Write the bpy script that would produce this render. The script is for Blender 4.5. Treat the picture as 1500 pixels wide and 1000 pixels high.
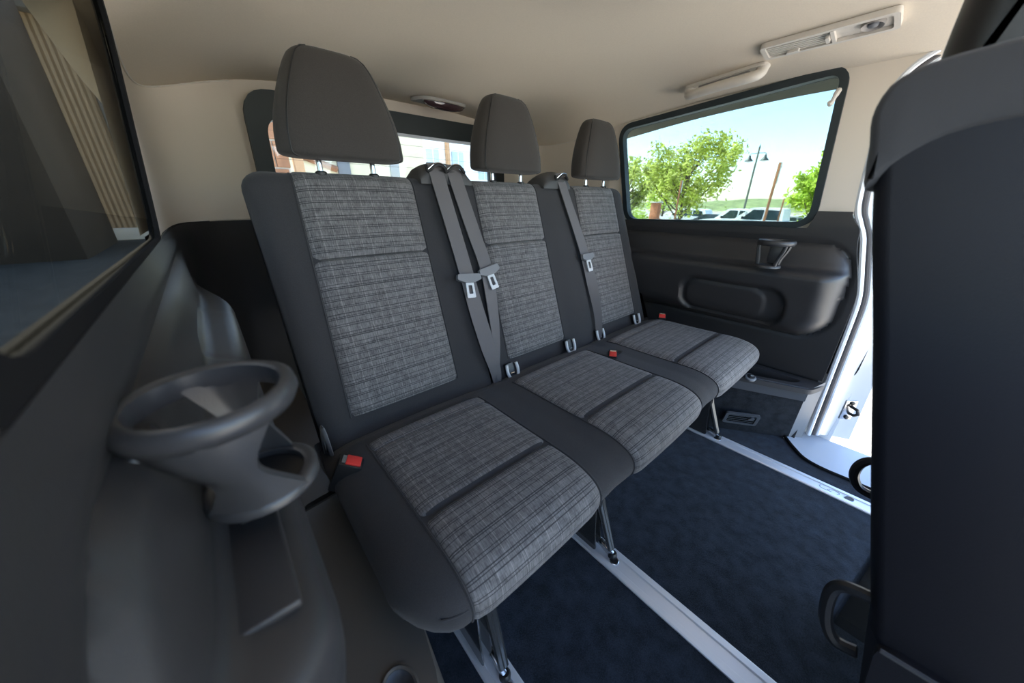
import bpy, bmesh, math, random
from mathutils import Vector, Matrix
PI = math.pi
SC = bpy.context.scene
COL = SC.collection
for _o in list(bpy.data.objects):
    bpy.data.objects.remove(_o)

# ------------------------------------------------------------------ camera, world, sun, exposure
cam_d = bpy.data.cameras.new('camera'); cam = bpy.data.objects.new('camera', cam_d); COL.objects.link(cam)
cam_d.sensor_width = 36; cam_d.lens = 490 / 1500 * 36; cam_d.clip_start = .01; cam_d.clip_end = 2000
_f = Vector((.608, .692, -.388)).normalized(); _u = Vector((.251, .297, .921)); _u = (_u - _f * _u.dot(_f)).normalized(); _r = _f.cross(_u)
cam.matrix_world = Matrix(((_r.x, _u.x, -_f.x, 0), (_r.y, _u.y, -_f.y, 0), (_r.z, _u.z, -_f.z, .95), (0, 0, 0, 1)))
cam_d.dof.use_dof = True; cam_d.dof.focus_distance = 1.1; cam_d.dof.aperture_fstop = 4.0
SC.camera = cam

SUN_EL = math.radians(50)
SUN_DIR = Vector((-.10, .62, 0)).normalized() * math.cos(SUN_EL) + Vector((0, 0, math.sin(SUN_EL)))   # towards the sun
wd = bpy.data.worlds.new('world'); SC.world = wd; wd.use_nodes = True
_nt = wd.node_tree; _nt.nodes.clear()
_sky = _nt.nodes.new('ShaderNodeTexSky'); _sky.sky_type = 'NISHITA'; _sky.sun_disc = False
_sky.sun_elevation = SUN_EL; _sky.sun_rotation = math.atan2(SUN_DIR.x, SUN_DIR.y)
_sky.altitude = 300; _sky.air_density = 1.0; _sky.dust_density = 1.0; _sky.ozone_density = 1.0
_bg = _nt.nodes.new('ShaderNodeBackground'); _bg.inputs[1].default_value = .42
_wo = _nt.nodes.new('ShaderNodeOutputWorld')
_nt.links.new(_sky.outputs[0], _bg.inputs[0]); _nt.links.new(_bg.outputs[0], _wo.inputs[0])
sun_d = bpy.data.lights.new('sun', 'SUN'); sun = bpy.data.objects.new('sun', sun_d); COL.objects.link(sun)
sun_d.energy = 13.0; sun_d.angle = math.radians(.6); sun_d.color = (1, .95, .86)
sun.rotation_euler = (-SUN_DIR).to_track_quat('-Z', 'Y').to_euler(); sun.location = SUN_DIR * 30

SC.view_settings.view_transform = 'Standard'; SC.view_settings.look = 'None'
SC.view_settings.gamma = 1; SC.view_settings.use_curve_mapping = False
SC.view_settings.exposure = 1.23
SC.cycles.max_bounces = 10; SC.cycles.diffuse_bounces = 6; SC.cycles.transparent_max_bounces = 12

# ------------------------------------------------------------------ materials
def new_mat(name):
    m = bpy.data.materials.new(name); m.use_nodes = True
    return m, m.node_tree, m.node_tree.nodes['Principled BSDF']
def mat(name, col, rough=.5, metal=0, bump=0, bscale=400, var=0, vscale=8, spec=.5, sheen=0, coat=0):
    m, nt, b = new_mat(name)
    b.inputs['Base Color'].default_value = (*col, 1); b.inputs['Roughness'].default_value = rough
    b.inputs['Metallic'].default_value = metal; b.inputs['Specular IOR Level'].default_value = spec
    if sheen: b.inputs['Sheen Weight'].default_value = sheen; b.inputs['Sheen Roughness'].default_value = .5
    if coat: b.inputs['Coat Weight'].default_value = coat
    tc = nt.nodes.new('ShaderNodeTexCoord')
    if bump:
        n = nt.nodes.new('ShaderNodeTexNoise'); n.inputs['Scale'].default_value = bscale; n.inputs['Detail'].default_value = 2
        bp = nt.nodes.new('ShaderNodeBump'); bp.inputs['Strength'].default_value = bump; bp.inputs['Distance'].default_value = .001
        nt.links.new(tc.outputs['Object'], n.inputs['Vector']); nt.links.new(n.outputs[0], bp.inputs['Height']); nt.links.new(bp.outputs[0], b.inputs['Normal'])
    if var:
        n = nt.nodes.new('ShaderNodeTexNoise'); n.inputs['Scale'].default_value = vscale; n.inputs['Detail'].default_value = 4
        r = nt.nodes.new('ShaderNodeValToRGB')
        r.color_ramp.elements[0].position = .3; r.color_ramp.elements[1].position = .7
        r.color_ramp.elements[0].color = (*[c * (1 - var) for c in col], 1); r.color_ramp.elements[1].color = (*[min(1, c * (1 + var)) for c in col], 1)
        nt.links.new(tc.outputs['Object'], n.inputs['Vector']); nt.links.new(n.outputs[0], r.inputs[0]); nt.links.new(r.outputs[0], b.inputs['Base Color'])
    return m

def glass_mat(name, tint, ior=1.5, rough=0.0, coat=1.0):
    m = bpy.data.materials.new(name); m.use_nodes = True; nt = m.node_tree; nt.nodes.clear()
    t = nt.nodes.new('ShaderNodeBsdfTransparent'); t.inputs[0].default_value = (*tint, 1)
    g = nt.nodes.new('ShaderNodeBsdfGlossy'); g.inputs['Roughness'].default_value = rough
    f = nt.nodes.new('ShaderNodeFresnel'); f.inputs[0].default_value = ior
    mx = nt.nodes.new('ShaderNodeMixShader'); o = nt.nodes.new('ShaderNodeOutputMaterial')
    mu = nt.nodes.new('ShaderNodeMath'); mu.operation = 'MULTIPLY'; mu.inputs[1].default_value = coat; nt.links.new(f.outputs[0], mu.inputs[0])
    nt.links.new(mu.outputs[0], mx.inputs[0]); nt.links.new(t.outputs[0], mx.inputs[1]); nt.links.new(g.outputs[0], mx.inputs[2]); nt.links.new(mx.outputs[0], o.inputs[0])
    return m

def plaid_mat(name):
    """woven check: UV in metres (u across the seat, v along it)"""
    m, nt, b = new_mat(name)
    b.inputs['Roughness'].default_value = .75; b.inputs['Specular IOR Level'].default_value = .35
    b.inputs['Sheen Weight'].default_value = .15
    L = nt.links.new; N = nt.nodes.new
    uv = N('ShaderNodeUVMap'); sp = N('ShaderNodeSeparateXYZ'); L(uv.outputs[0], sp.inputs[0])
    def math_(op, a, bb=None):
        n = N('ShaderNodeMath'); n.operation = op
        for i, v in enumerate((a, bb)):
            if v is None: continue
            if isinstance(v, (int, float)): n.inputs[i].default_value = v
            else: L(v, n.inputs[i])
        return n.outputs[0]
    def lines(c, period, spec):      # spec: list of (centre, width) in metres within the period
        t = math_('FRACT', math_('DIVIDE', c, period))
        r = N('ShaderNodeValToRGB'); r.color_ramp.interpolation = 'CONSTANT'; e = r.color_ramp.elements
        e[0].position = 0; e[0].color = (0, 0, 0, 1); e[1].position = .9999; e[1].color = (0, 0, 0, 1)
        for c0, w in spec:
            a = e.new((c0 - w / 2) / period); a.color = (1, 1, 1, 1)
            a = e.new((c0 + w / 2) / period); a.color = (0, 0, 0, 1)
        L(t, r.inputs[0]); return r.outputs[0]
    u, v = sp.outputs[0], sp.outputs[1]
    W = .0015
    dark_v = lines(v, .117, [(.006, W), (.010, W), (.024, W), (.028, W), (.037, W), (.052, .0022), (.056, W), (.063, W), (.079, W), (.084, W), (.098, .0022), (.102, W), (.109, W)])
    dark_u = lines(u, .083, [(.008, W), (.013, W), (.035, W), (.055, W), (.060, W)])
    lite_u = lines(u, .109, [(.015, .0012), (.040, .0016), (.046, .001), (.074, .0012), (.097, .0016)])
    def noise(su, sv, detail=2):
        cv = N('ShaderNodeCombineXYZ'); L(math_('MULTIPLY', u, su), cv.inputs[0]); L(math_('MULTIPLY', v, sv), cv.inputs[1])
        n = N('ShaderNodeTexNoise'); n.inputs['Scale'].default_value = 1; n.inputs['Detail'].default_value = detail; L(cv.outputs[0], n.inputs['Vector']); return n.outputs[0]
    streak = noise(520, 70); cross = noise(60, 420); cloud = noise(28, 45, 3)
    r = N('ShaderNodeValToRGB'); r.color_ramp.elements[0].position = .32; r.color_ramp.elements[1].position = .72
    r.color_ramp.elements[0].color = (.042, .041, .042, 1); r.color_ramp.elements[1].color = (.25, .243, .245, 1)
    mixv = math_('ADD', math_('MULTIPLY', streak, .5), math_('ADD', math_('MULTIPLY', cross, .22), math_('MULTIPLY', cloud, .28)))
    L(mixv, r.inputs[0])
    def mix(fac, a, col):
        n = N('ShaderNodeMix'); n.data_type = 'RGBA'; L(fac, n.inputs[0]); L(a, n.inputs[6]); n.inputs[7].default_value = (*col, 1); return n.outputs[2]
    c = mix(math_('MULTIPLY', lite_u, .38), r.outputs[0], (.36, .35, .34))
    c = mix(math_('MULTIPLY', dark_u, .22), c, (.022, .023, .027))
    c = mix(math_('MULTIPLY', dark_v, .85), c, (.018, .019, .023))
    L(c, b.inputs['Base Color'])
    bp = N('ShaderNodeBump'); bp.inputs['Strength'].default_value = .35; bp.inputs['Distance'].default_value = .001; L(streak, bp.inputs['Height']); L(bp.outputs[0], b.inputs['Normal'])
    return m

def carpet_mat(name, col):
    m, nt, b = new_mat(name); L = nt.links.new; N = nt.nodes.new
    b.inputs['Roughness'].default_value = 1; b.inputs['Specular IOR Level'].default_value = .1
    b.inputs['Sheen Weight'].default_value = .12
    tc = N('ShaderNodeTexCoord')
    a = N('ShaderNodeTexNoise'); a.inputs['Scale'].default_value = 330; a.inputs['Detail'].default_value = 3; a.inputs['Roughness'].default_value = .7
    d = N('ShaderNodeTexNoise'); d.inputs['Scale'].default_value = 30; d.inputs['Detail'].default_value = 6
    L(tc.outputs['Object'], a.inputs['Vector']); L(tc.outputs['Object'], d.inputs['Vector'])
    ad = N('ShaderNodeMath'); ad.operation = 'ADD'; L(a.outputs[0], ad.inputs[0]); L(d.outputs[0], ad.inputs[1])
    r = N('ShaderNodeValToRGB'); r.color_ramp.elements[0].position = .38; r.color_ramp.elements[1].position = .66
    r.color_ramp.elements[0].color = (*[c * .45 for c in col], 1); r.color_ramp.elements[1].color = (*[c * 1.6 for c in col], 1)
    h = N('ShaderNodeMath'); h.operation = 'MULTIPLY'; L(ad.outputs[0], h.inputs[0]); h.inputs[1].default_value = .5
    L(h.outputs[0], r.inputs[0]); L(r.outputs[0], b.inputs['Base Color'])
    bp = N('ShaderNodeBump'); bp.inputs['Strength'].default_value = .8; bp.inputs['Distance'].default_value = .003; L(ad.outputs[0], bp.inputs['Height']); L(bp.outputs[0], b.inputs['Normal'])
    return m

M_FAB = mat('dark woven fabric', (.036, .036, .039), .9, bump=.5, bscale=900, var=.18, vscale=700, spec=.25, sheen=.12)
M_HEADF = mat('head restraint fabric', (.050, .045, .042), .9, bump=.5, bscale=900, var=.2, vscale=800, spec=.25, sheen=.12)
M_PLAID = plaid_mat('woven check fabric')
M_HEADL = mat('beige headliner cloth', (.80, .70, .565), .95, bump=.25, bscale=700, var=.03, vscale=300, spec=.2)
M_BEIGE = mat('beige trim plastic', (.74, .655, .555), .6, bump=.15, bscale=900, spec=.35)
M_CREAM = mat('cream console plastic', (.72, .665, .59), .45, bump=.08, bscale=900)
M_DARK = mat('charcoal trim plastic', (.030, .029, .030), .42, bump=.25, bscale=1100, spec=.5)
M_DARK2 = mat('charcoal textured side trim', (.034, .034, .037), .55, bump=.3, bscale=900)
M_BLACK = mat('black plastic', (.012, .012, .013), .4)
M_RUBBER = mat('black rubber', (.012, .012, .013), .9, spec=.08)
M_TEAL = mat('dark window surround', (.018, .028, .032), .45, bump=.1)
M_CARPET = carpet_mat('navy carpet', (.019, .026, .038))
M_CARPET2 = carpet_mat('charcoal side carpet', (.022, .025, .031))
M_ALU = mat('anodised aluminium', (.80, .83, .88), .42, metal=.55, bump=.1, bscale=300)
M_CHROME = mat('chrome', (.78, .78, .80), .12, metal=1)
M_STEEL = mat('black painted steel', (.035, .036, .038), .22, coat=.6)
M_BRIGHTST = mat('bright steel', (.55, .56, .57), .25, metal=1)
M_WHITEP = mat('white paint', (.80, .82, .85), .25, coat=.5)
M_SILL = mat('pale grey sill plastic', (.50, .54, .60), .4)
M_RED = mat('red plastic', (.62, .035, .03), .35)
M_BELT = mat('grey belt webbing', (.125, .118, .122), .6, bump=.5, bscale=700)
M_GREY = mat('mid grey plastic', (.19, .195, .205), .45)
M_VENT = mat('dark grey vent plastic', (.075, .08, .09), .45)
M_WHITEPL = mat('pale plastic', (.62, .64, .66), .4)
M_GREYFAB = mat('front seat cap fabric', (.042, .040, .041), .85, bump=.4, bscale=900, sheen=.1)
M_SEATBACK = mat('navy black seat panel', (.0075, .0075, .0105), .55, bump=.25, bscale=700, spec=.3)
M_BUMPER = mat('tan grey console plastic', (.10, .088, .076), .5, bump=.2, bscale=900)
M_GL_SIDE = glass_mat('privacy glass', (.60, .655, .65), coat=.28)
M_GL_NEAR = glass_mat('near privacy glass', (.50, .50, .46), coat=.13)
M_GL_REAR = glass_mat('rear glass', (.9, .93, .93))
M_LENS = mat('smoked lamp lens', (.06, .035, .04), .06, coat=.8)

# ------------------------------------------------------------------ geometry helpers
ROOT = {}
class MB:
    def __init__(s): s.v = []; s.f = []; s.uv = None
    def add(s, vs, fs):
        k = len(s.v); s.v += [Vector(v) for v in vs]; s.f += [[i + k for i in f] for f in fs]; return s
    def grid(s, fn, nu, nv, cu=False, cv=False):
        vs = [fn(i, j) for i in range(nu) for j in range(nv)]; fs = []
        for i in range(nu - (0 if cu else 1)):
            for j in range(nv - (0 if cv else 1)):
                a, b = i, (i + 1) % nu; c, d = j, (j + 1) % nv
                fs.append((a * nv + c, b * nv + c, b * nv + d, a * nv + d))
        return s.add(vs, fs)
    def bm(s, b):
        b.verts.ensure_lookup_table(); b.verts.index_update()
        s.add([v.co.copy() for v in b.verts], [[v.index for v in f.verts] for f in b.faces]); b.free(); return s
    def box(s, c, size, r=0, seg=2, rot=None):
        b = bmesh.new(); bmesh.ops.create_cube(b, size=1)
        for v in b.verts: v.co = Vector((v.co.x * size[0], v.co.y * size[1], v.co.z * size[2]))
        if r: bmesh.ops.bevel(b, geom=b.edges[:], offset=r, segments=seg, profile=.5, affect='EDGES')
        mt = Matrix.Translation(Vector(c)) @ (rot.to_4x4() if rot else Matrix.Identity(4))
        for v in b.verts: v.co = mt @ v.co
        return s.bm(b)
    def tube(s, path, r, n=8, closed=False, flat=None, up=None):
        """swept tube; r number or list; flat=(a,b) scales the two section axes"""
        P = [Vector(p) for p in path]; k = len(P); rr = r if isinstance(r, (list, tuple)) else [r] * k
        rings = []; prev = None
        for i in range(k):
            t = (P[(i + 1) % k] - P[i - 1]) if closed else (P[min(i + 1, k - 1)] - P[max(i - 1, 0)])
            t.normalize()
            a = Vector(up) if up is not None else (prev if prev is not None else (Vector((0, 0, 1)) if abs(t.z) < .9 else Vector((1, 0, 0))))
            a = (a - t * a.dot(t)).normalized(); b = t.cross(a); prev = a
            fa, fb = flat if flat else (1, 1)
            rings.append([P[i] + (a * math.cos(q) * fa + b * math.sin(q) * fb) * rr[i] for q in [2 * PI * j / n for j in range(n)]])
        vs = [p for g in rings for p in g]; fs = []
        for i in range(k if closed else k - 1):
            i2 = (i + 1) % k
            for j in range(n):
                j2 = (j + 1) % n; fs.append((i * n + j, i * n + j2, i2 * n + j2, i2 * n + j))
        if not closed: fs += [list(range(n))[::-1], [(k - 1) * n + j for j in range(n)]]
        return s.add(vs, fs)
    def prism(s, poly, mapf, d0, d1):
        """poly 2d -> mapf(a,b,d) between d0 and d1"""
        n = len(poly); vs = [mapf(a, b, d0) for a, b in poly] + [mapf(a, b, d1) for a, b in poly]
        fs = [list(range(n))[::-1], [n + i for i in range(n)]] + [(i, (i + 1) % n, n + (i + 1) % n, n + i) for i in range(n)]
        return s.add(vs, fs)
    def holed(s, outer, hole, mapf, d0, d1):
        """flat sheet with a hole, thickness d0..d1"""
        for d in (d0, d1):
            b = bmesh.new(); es = []
            for lp in (outer, hole):
                vv = [b.verts.new((p[0], p[1], 0)) for p in lp]
                es += [b.edges.new((vv[i], vv[(i + 1) % len(vv)])) for i in range(len(vv))]
            bmesh.ops.triangle_fill(b, use_beauty=True, edges=es, normal=(0, 0, 1))
            for v in b.verts: v.co = Vector(mapf(v.co.x, v.co.y, d))
            s.bm(b)
        for lp in (outer, hole):
            n = len(lp)
            s.add([mapf(a, b, d0) for a, b in lp] + [mapf(a, b, d1) for a, b in lp], [(i, (i + 1) % n, n + (i + 1) % n, n + i) for i in range(n)])
        return s
    def ring(s, outer, inner, mapf, d0, d1):
        """frame between two loops with the same count"""
        n = len(outer)
        vs = [mapf(a, b, d0) for a, b in outer] + [mapf(a, b, d0) for a, b in inner] + [mapf(a, b, d1) for a, b in inner] + [mapf(a, b, d1) for a, b in outer]
        fs = []
        for k in range(4):
            for i in range(n):
                j = (i + 1) % n; k2 = (k + 1) % 4; fs.append((k * n + i, k * n + j, k2 * n + j, k2 * n + i))
        return s.add(vs, fs)
    def lathe(s, prof, c, axis=(0, 0, 1), n=24):
        ax = Vector(axis).normalized(); a = ax.orthogonal().normalized(); b = ax.cross(a); c = Vector(c)
        vs = [c + ax * h + (a * math.cos(2 * PI * j / n) + b * math.sin(2 * PI * j / n)) * r for r, h in prof for j in range(n)]
        fs = [(i * n + j, i * n + (j + 1) % n, (i + 1) * n + (j + 1) % n, (i + 1) * n + j) for i in range(len(prof) - 1) for j in range(n)]
        fs += [list(range(n))[::-1], [(len(prof) - 1) * n + j for j in range(n)]]
        return s.add(vs, fs)

def obj(name, mb, m, parent=None, loc=None, sharp=38, **props):
    me = bpy.data.meshes.new(name)
    if parent is not None: base = ROOT[parent.name]
    else:
        if loc is None:
            xs = [v.x for v in mb.v]; ys = [v.y for v in mb.v]; zs = [v.z for v in mb.v]
            loc = ((min(xs) + max(xs)) / 2, (min(ys) + max(ys)) / 2, min(zs))
        base = Vector(loc)
    me.from_pydata([v - base for v in mb.v], [], mb.f)
    if mb.uv:
        ul = me.uv_layers.new(name='UVMap')
        for lp in me.loops: ul.data[lp.index].uv = mb.uv[lp.vertex_index]
    b = bmesh.new(); b.from_mesh(me); bmesh.ops.recalc_face_normals(b, faces=b.faces[:]); b.to_mesh(me); b.free()
    for p in me.polygons: p.use_smooth = True
    me.set_sharp_from_angle(angle=math.radians(sharp))
    me.materials.append(m)
    o = bpy.data.objects.new(name, me); COL.objects.link(o)
    if parent is not None: o.parent = parent
    else: o.location = base
    ROOT[o.name] = base
    for k, v in props.items(): o[k] = v
    return o
def thing(name, label, cat, loc, group=None):
    o = bpy.data.objects.new(name, None); COL.objects.link(o); o.location = loc; o.empty_display_size = .05
    o['label'] = label; o['category'] = cat
    if group: o['group'] = group
    ROOT[o.name] = Vector(loc); return o
def struct(name, mb, m, label, parent=None, **k):
    o = obj(name, mb, m, parent, **k)
    if parent is None: o['kind'] = 'structure'; o['label'] = label
    return o
def copy_tree(o, loc, label=None):
    c = o.copy(); COL.objects.link(c); c.location = loc; ROOT[c.name] = Vector(loc)
    if label: c['label'] = label
    for ch in o.children:
        d = ch.copy(); COL.objects.link(d); d.parent = c
        for g in ch.children:
            e = g.copy(); COL.objects.link(e); e.parent = d
    return c
def sm(t): t = max(0, min(1, t)); return t * t * (3 - 2 * t)
def bez(p0, p1, p2, p3, n):
    p = [Vector(q) for q in (p0, p1, p2, p3)]
    return [p[0] * (1 - t) ** 3 + p[1] * 3 * t * (1 - t) ** 2 + p[2] * 3 * t * t * (1 - t) + p[3] * t ** 3 for t in [i / n for i in range(n + 1)]]
def catmull(pts, n=6, closed=False):
    P = [Vector(p) for p in pts]; k = len(P); out = []
    for i in range(k if closed else k - 1):
        g = lambda j: P[j % k] if closed else P[max(0, min(k - 1, j))]
        a, b, c, d = g(i - 1), g(i), g(i + 1), g(i + 2)
        for q in range(n):
            t = q / n; out.append(.5 * ((2 * b) + (c - a) * t + (2 * a - 5 * b + 4 * c - d) * t * t + (3 * b - a - 3 * c + d) * t ** 3))
    if not closed: out.append(P[-1].copy())
    return out
def roundpoly(pts, rad, n=6):
    """2d polygon with rounded corners (rad a number or list)"""
    k = len(pts); out = []; rr = rad if isinstance(rad, (list, tuple)) else [rad] * k
    for i in range(k):
        p = Vector(pts[i]); a = Vector(pts[i - 1]) - p; b = Vector(pts[(i + 1) % k]) - p
        r = min(rr[i], a.length * .45, b.length * .45); p0 = p + a.normalized() * r; p2 = p + b.normalized() * r
        for j in range(n + 1):
            t = j / n; q = p0 * (1 - t) ** 2 + p * 2 * t * (1 - t) + p2 * t * t; out.append((q.x, q.y))
    return out
def offpoly(pts, d):
    """offset a 2d loop outward by d (counter-clockwise or clockwise alike)"""
    n = len(pts); A = sum(pts[i][0] * pts[(i + 1) % n][1] - pts[(i + 1) % n][0] * pts[i][1] for i in range(n)); sg = 1 if A > 0 else -1
    out = []
    for i in range(n):
        t = Vector(pts[(i + 1) % n]) - Vector(pts[i - 1])
        if t.length < 1e-9: t = Vector((1, 0))
        t.normalize(); out.append((pts[i][0] + t.y * d * sg, pts[i][1] - t.x * d * sg))
    return out

# ------------------------------------------------------------------ van shell
XN, XF = -.075, 1.66             # near / far wall reference planes at belt height
LEAN = .085
def xn(z, d=0): return XN + .10 * (z - .88) + d
def xf(z, d=0): return XF - LEAN * (z - .88) - d
def ceil_z(x, y):
    s = sm((y - .3) / 1.2); q = min(1.15, abs(x - .79) / .87)
    return 1.405 - .035 * sm((y - .7) / 1.0) - (.085 + .055 * s) * q ** 3.8
def ceil_n(x, y):
    e = .01; dx = (ceil_z(x + e, y) - ceil_z(x - e, y)) / (2 * e); dy = (ceil_z(x, y + e) - ceil_z(x, y - e)) / (2 * e)
    return Vector((dx, dy, -1)).normalized()       # pointing into the cabin

# floor
mb = MB(); mb.box((.82, .55, -.03), (1.72, 2.5, .06)); 
struct('floor', mb, M_CARPET, 'navy blue carpeted van floor')

# ceiling
mb = MB(); NX, NY = 49, 37
gx = lambda i: -.13 + 1.84 * i / (NX - 1)
gy = lambda j: -.62 + 2.44 * j / (NY - 1)
mb.grid(lambda i, j: (gx(i), gy(j), ceil_z(gx(i), gy(j))), NX, NY)
mb.grid(lambda i, j: (gx(i), gy(j), ceil_z(gx(i), gy(j)) + .05 + .03), NX, NY)
struct('ceiling', mb, M_HEADL, 'beige cloth headliner of the van')

# window loops in (y,z)
WIN_F = roundpoly([(.985, .868), (.262, .885), (.293, 1.322), (1.055, 1.262)], [.05, .05, .03, .05], 6)
WIN_N = roundpoly([(1.03, .875), (.205, .885), (.10, 1.31), (1.075, 1.275)], [.05, .05, .03, .08], 6)
def upper_wall(side):
    x_ = xf if side == 'right' else xn; sg = 1 if side == 'right' else -1
    win = WIN_F if side == 'right' else WIN_N
    if side == 'right':
        front = [(.150, .915), (.160, 1.0), (.168, 1.12), (.172, 1.22), (.165, 1.275), (.14, 1.315), (.10, 1.345), (.05, 1.368), (-.1, 1.395), (-.62, 1.40)]
    else:
        front = [(.165, .915), (.12, 1.05), (.06, 1.25), (.03, 1.315), (0, 1.345), (-.05, 1.368), (-.1, 1.395), (-.62, 1.40)]
    outer = [(1.12, .832), (.17, .832)] + front + [(-.62, 1.47), (1.12, 1.47)]
    mp = lambda a, b, d: (x_(b) + sg * d, a, b)
    mb = MB(); mb.holed(outer, offpoly(win, .012), mp, 0, .012 if side == 'right' else .008)
    return mb, mp, win
mb, mpR, _ = upper_wall('right')
struct('wall_right', mb, M_BEIGE, 'beige upper side wall with the far side window', loc=(XF, .5, .87))
mb, mpL, _ = upper_wall('left')
struct('wall_left', mb, M_BEIGE, 'beige upper side wall with the near side window', loc=(XN, .5, .87))

def window(name, win, mp, label, bw, glass, dep=.012, sink=.016):
    mb = MB(); mb.ring(offpoly(win, bw), win, mp, -dep, sink + .008)
    r = struct(name, mb, M_RUBBER if name != 'window_1' else M_TEAL, label)
    r['category'] = 'window'
    mb = MB(); mb.prism(win, mp, sink, sink + .004); obj('pane', mb, glass, r, sharp=20)
    return r
window('window_1', WIN_F, mpR, 'far side quarter window with a dark surround looking out on parked trucks', .022, M_GL_SIDE)
window('window_2', WIN_N, mpL, 'near side quarter window at the left edge with a black rubber surround', .030, M_GL_NEAR, .002, .004)

# lower trim of the side walls: a height field in (y,z)
def sdf_rr(y, z, y0, y1, z0, z1, r):
    cy, cz = (y0 + y1) / 2, (z0 + z1) / 2; qx = abs(y - cy) - (y1 - y0) / 2 + r; qy = abs(z - cz) - (z1 - z0) / 2 + r
    return math.hypot(max(qx, 0), max(qy, 0)) + min(max(qx, qy), 0) - r
BUL = [(.44, .03), (.46, .055), (.49, .082), (.55, .100), (.62, .110), (.68, .118), (.700, .118), (.712, .112), (.720, .098), (.724, .080), (.728, .060), (.736, .046), (.76, .034), (.80, .024), (.83, .018)]
BULN = [(.44, .03), (.46, .05), (.49, .066), (.55, .076), (.62, .083), (.66, .086), (.69, .085), (.706, .078), (.714, .066), (.718, .050), (.722, .034), (.73, .026), (.76, .022), (.80, .018), (.83, .014)]
def lerp(tab, z):
    if z <= tab[0][0]: return tab[0][1]
    for (a, p), (b, q) in zip(tab, tab[1:]):
        if z <= b: return p + (q - p) * (z - a) / (b - a)
    return tab[-1][1]
def trim_d(y, z, far):
    base = (.012 if far else .002) + .012 * sm(((.93 if far else .88) - z) / .06)
    s = sdf_rr(y, z, .10 if far else .12, 1.7, .465, .815, .11)
    b = lerp(BUL if far else BULN, z) * math.sqrt(max(0, 1 - (1 - min(1, max(0, -s / .07))) ** 2)) * (1 - (0 if far else .8) * sm((y - 1.05) / .4)) if s < 0 else 0
    groove = -.007 * math.exp(-((s - .004) / .006) ** 2)
    d = base + b + groove
    if far:
        q = sdf_rr(y, z, .235, .62, .50, .650, .06)
        d -= .022 * sm(-q / .012 + .5)
        q2 = sdf_rr(y, z, .30, .60, .515, .635, .05)
        d += .008 * sm(-q2 / .008 + .5)
    else:
        q = sdf_rr(y, z, .62, 1.02, .50, .74, .1)
        d -= .004 * math.exp(-(q / .004) ** 2) if z > .60 else 0
    return d
def zlist():
    z = .30; out = []
    while z < .9301: out.append(z); z += .004 if .69 < z < .75 else .009
    return out
for far in (True, False):
    zs = zlist(); ys = []
    y = .045 if far else -.45
    while y < 1.5: ys.append(y); y += .0075 if y < .7 else .02
    x_ = xf if far else xn
    edge = lambda z: (.062 if z < .62 else .062 + .055 * sm((z - .62) / .25) + .035 * sm((z - .86) / .06))
    mb = MB()
    def fn(i, j):
        z = zs[j]; y = (edge(z) if far else -.45); y = y + (ys[i] - ys[0]) * (1.5 - y) / (1.5 - ys[0])
        top = (.928 - .064 * sm((y - .240) / .016)) if far else .870 + .004 * sm((y - 1.0) / .1)
        z = min(z, top + .0004 * j / len(zs)); return (x_(z, trim_d(y, z, far)), y, z)
    mb.grid(fn, len(ys), len(zs))
    mb.grid(lambda i, j: (x_(fn(i, j)[2], -.03 if far else -.0005), fn(i, j)[1], fn(i, j)[2]), len(ys), len(zs))
    k = len(ys) * len(zs); nz = len(zs)
    mb.f += [(j, j + 1, k + j + 1, k + j) for j in range(nz - 1)]
    mb.f += [(i * nz + nz - 1, (i + 1) * nz + nz - 1, k + (i + 1) * nz + nz - 1, k + i * nz + nz - 1) for i in range(len(ys) - 1)]
    struct('trim_1' if far else 'trim_2', mb, M_DARK, 'charcoal lower side trim with a moulded ledge under the far window' if far else 'charcoal lower side trim beside the near cup holder', sharp=60)

for nm, x0, y0 in (('baseboard_left', -.115, -.62), ('baseboard_right', 1.715, .075)):
    mb = MB(); mb.box((x0, (y0 + 1.75) / 2, .19), (.02, 1.75 - y0, .50)); struct(nm, mb, M_DARK, 'charcoal lower side lining below the ' + ('near' if x0 < 0 else 'far') + ' side trim')

# rear corners (rounded) beige above the belt, charcoal below, and the tailgate wall
def corner_path(side):
    p = [(1.06, .0), (1.35, .004), (1.50, .012), (1.60, .028), (1.67, .06), (1.72, .115), (1.745, .19), (1.752, .27)]
    q = catmull([(a, b, 0) for a, b in p], 4)
    return [((XN + v.y) if side == 'left' else (XF - v.y), v.x) for v in q]
for side, nm in (('left', 'wall_rear_left'), ('right', 'wall_rear_right')):
    pth = corner_path(side); sg = 1 if side == 'left' else -1
    for (z0, z1, m, lab, suf) in ((.875, 1.46, M_BEIGE, 'beige rear corner pillar', nm), (-.0, .872, M_DARK, 'charcoal lower rear corner trim', 'baseboard_rear_' + side)):
        mb = MB(); zz = [z0 + (z1 - z0) * k / 12 for k in range(13)]
        off = -.002 if m is M_BEIGE else .004
        def cp(i, j, e=0):
            x, y = pth[i]; z = zz[j]; t = min(1, max(0, (1.752 - y) / .6))
            return (x + sg * (LEAN * (z - .88) * t + off - e), y + e, z)
        mb.grid(lambda i, j: cp(i, j), len(pth), 13); mb.grid(lambda i, j: cp(i, j, .03), len(pth), 13)
        struct(suf, mb, m, lab + (' behind the bench, near side' if side == 'left' else ' behind the bench, far side'))
HATCH = roundpoly([(.255, .70), (1.395, .70), (1.375, 1.238), (.275, 1.238)], [.05, .05, .07, .07], 6)
mpB = lambda a, b, d: (a, 1.752 + d, b)
mb = MB(); mb.holed([(-.10, .0), (1.75, .0), (1.75, 1.46), (-.10, 1.46)], offpoly(HATCH, .03), mpB, .002, .05)
struct('wall_rear', mb, M_BEIGE, 'beige rear wall around the tailgate opening')
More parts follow.
